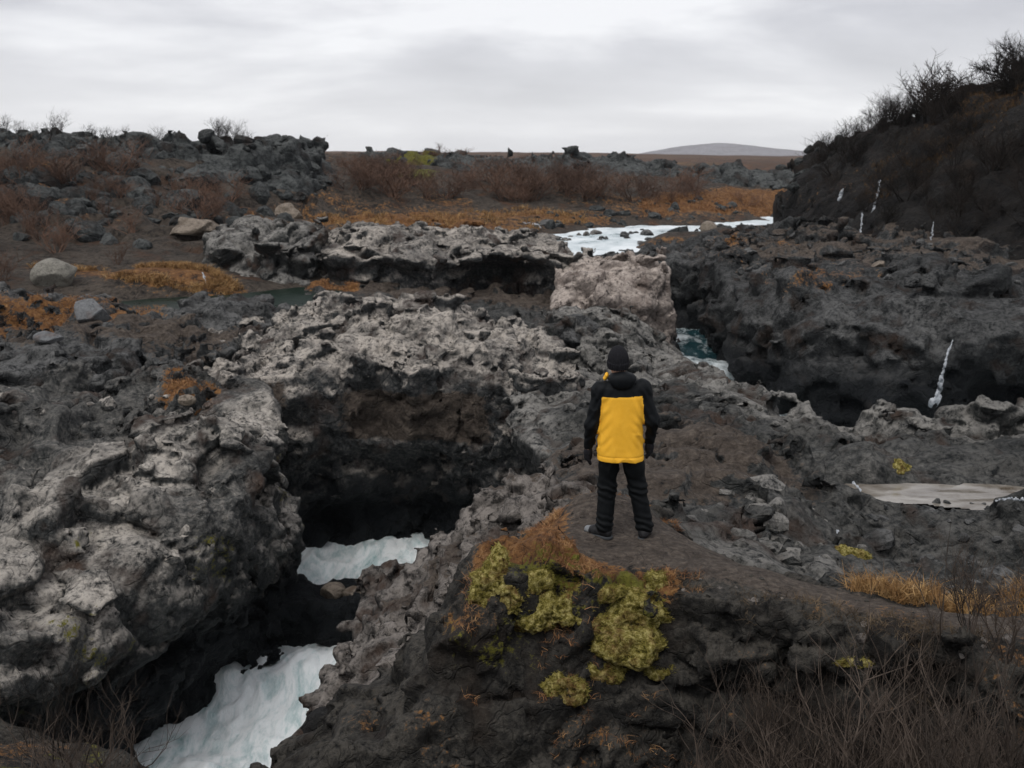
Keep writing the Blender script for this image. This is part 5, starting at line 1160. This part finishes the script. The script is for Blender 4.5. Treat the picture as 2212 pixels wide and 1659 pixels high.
tag(person, 'person in yellow and black jacket standing with back turned on the knoll', 'person')
v, f = sdf_mesh('jacket', jacket_f, LO, HI, .007)
def is_yellow(c):
    to = torso(c); ar = arms(c)
    return (to < ar - .002) & (c[:, 2] < 1.375 + .05 * c[:, 0]) & (np.abs(c[:, 0]) < .30)
(yv, yf), (bv, bf) = two(v, f, is_yellow, 'jacket')
jacket = link('jacket', np_mesh('jacket', bv, bf), navy, person); jacket['label'] = 'black jacket shoulders and sleeves'
pan = link('jacket_panel', np_mesh('jacket_panel', yv, yf), yel, jacket); pan['label'] = 'bright yellow back panel of the jacket'
v, f = sdf_mesh('hood', hood_f, (-.25, -.25, 1.38), (.25, .2, 1.7), .007)
link('hood', np_mesh('hood', v, f), navy, jacket)
v, f = sdf_mesh('collar_flap', lambda p: su(ell(p, (-.140, .03, 1.545), (.026, .05, .038)), ell(p, (-.155, .04, 1.515), (.026, .04, .028)), .02) + folds(p, .006), (-.25, -.06, 1.45), (-.09, .14, 1.63), .006)
fl = link('collar_flap', np_mesh('collar_flap', v, f), yel, jacket); fl['label'] = 'yellow collar lining showing at the left of the neck'
v, f = sdf_mesh('trousers', trousers_f, (-.42, -.28, .03), (.42, .32, 1.1), .0075)
link('trousers', np_mesh('trousers', v, f), trou, person)
v, f = sdf_mesh('beanie', beanie_f, (-.2, -.15, 1.55), (.12, .2, 1.86), .005)
link('beanie', np_mesh('beanie', v, f), knit, person)
shoe_m = plain_mat('shoe_leather', (0.010, 0.010, 0.011), (0.022, 0.022, 0.024), 30, 0.5, 0.2)
sole_m = plain_mat('shoe_sole', (0.035, 0.04, 0.045), (0.06, 0.065, 0.07), 30, 0.7, 0)
toe_m = plain_mat('shoe_toe_cap', (0.16, 0.17, 0.18), (0.24, 0.25, 0.26), 30, 0.5, 0)
for s in (-1, 1):
    a = FOOT[s][0]
    lo = (a[0] - .28, a[1] - .28, -.01); hi = (a[0] + .28, a[1] + .28, .2)
    v, f = sdf_mesh('shoe', lambda p: np.maximum(su(foot(p, s, .008), cap(p, a, (a[0], a[1], .13), .052, .055), .04), .022 - p[:, 2]), lo, hi, .006)
    th = FOOT[s][1]; dv = np.array((-math.sin(th), math.cos(th)))
    (tv, tf), (uv_, uf) = two(v, f, lambda c: ((c[:, :2] - np.array(a[:2])) @ dv > .150) & (c[:, 2] > .03) & (s < 0), 'shoe') if s < 0 else ((None, None), (v, f))
    sh = link('shoe', np_mesh('shoe', uv_, uf), shoe_m, person)
    if s < 0: link('toe_cap', np_mesh('toe_cap', tv, tf), toe_m, sh)
    v, f = sdf_mesh('sole', lambda p: np.maximum(foot(np.c_[p[:, :2], np.full(len(p), a[2] - .04, np.float32)], s, .013), np.abs(p[:, 2] - .013) - .0125), lo, hi, .006)
    link('sole', np_mesh('sole', v, f), sole_m, sh)
for J, s in ((JL, -1), (JR, 1)):
    w = J['wr']
    v, f = sdf_mesh('glove', lambda p: hand_sdf(p, w, s) - .0045, (w[0] - .12, w[1] - .1, w[2] - .22), (w[0] + .12, w[1] + .16, w[2] + .06), .0055)
    link('glove', np_mesh('glove', v, f), knit, person)

# ------------------------------------------------------------------ air
bm = bmesh.new(); bmesh.ops.create_cube(bm, size=1.0)
me = bpy.data.meshes.new('haze'); bm.to_mesh(me); bm.free()
hz = bpy.data.materials.new('haze'); hz.use_nodes = True
hz.node_tree.nodes.clear()
ho = hz.node_tree.nodes.new('ShaderNodeOutputMaterial'); hv = hz.node_tree.nodes.new('ShaderNodeVolumePrincipled')
hv.inputs['Color'].default_value = (0.86, 0.88, 0.93, 1); hv.inputs['Density'].default_value = 0.00011; hv.inputs['Anisotropy'].default_value = 0.0
hz.node_tree.links.new(hv.outputs[0], ho.inputs['Volume'])
haze = link('haze', me, hz); haze.location = (0, 2540, 44); haze.scale = (9400, 5120, 108)
tag(haze, kind='stuff')
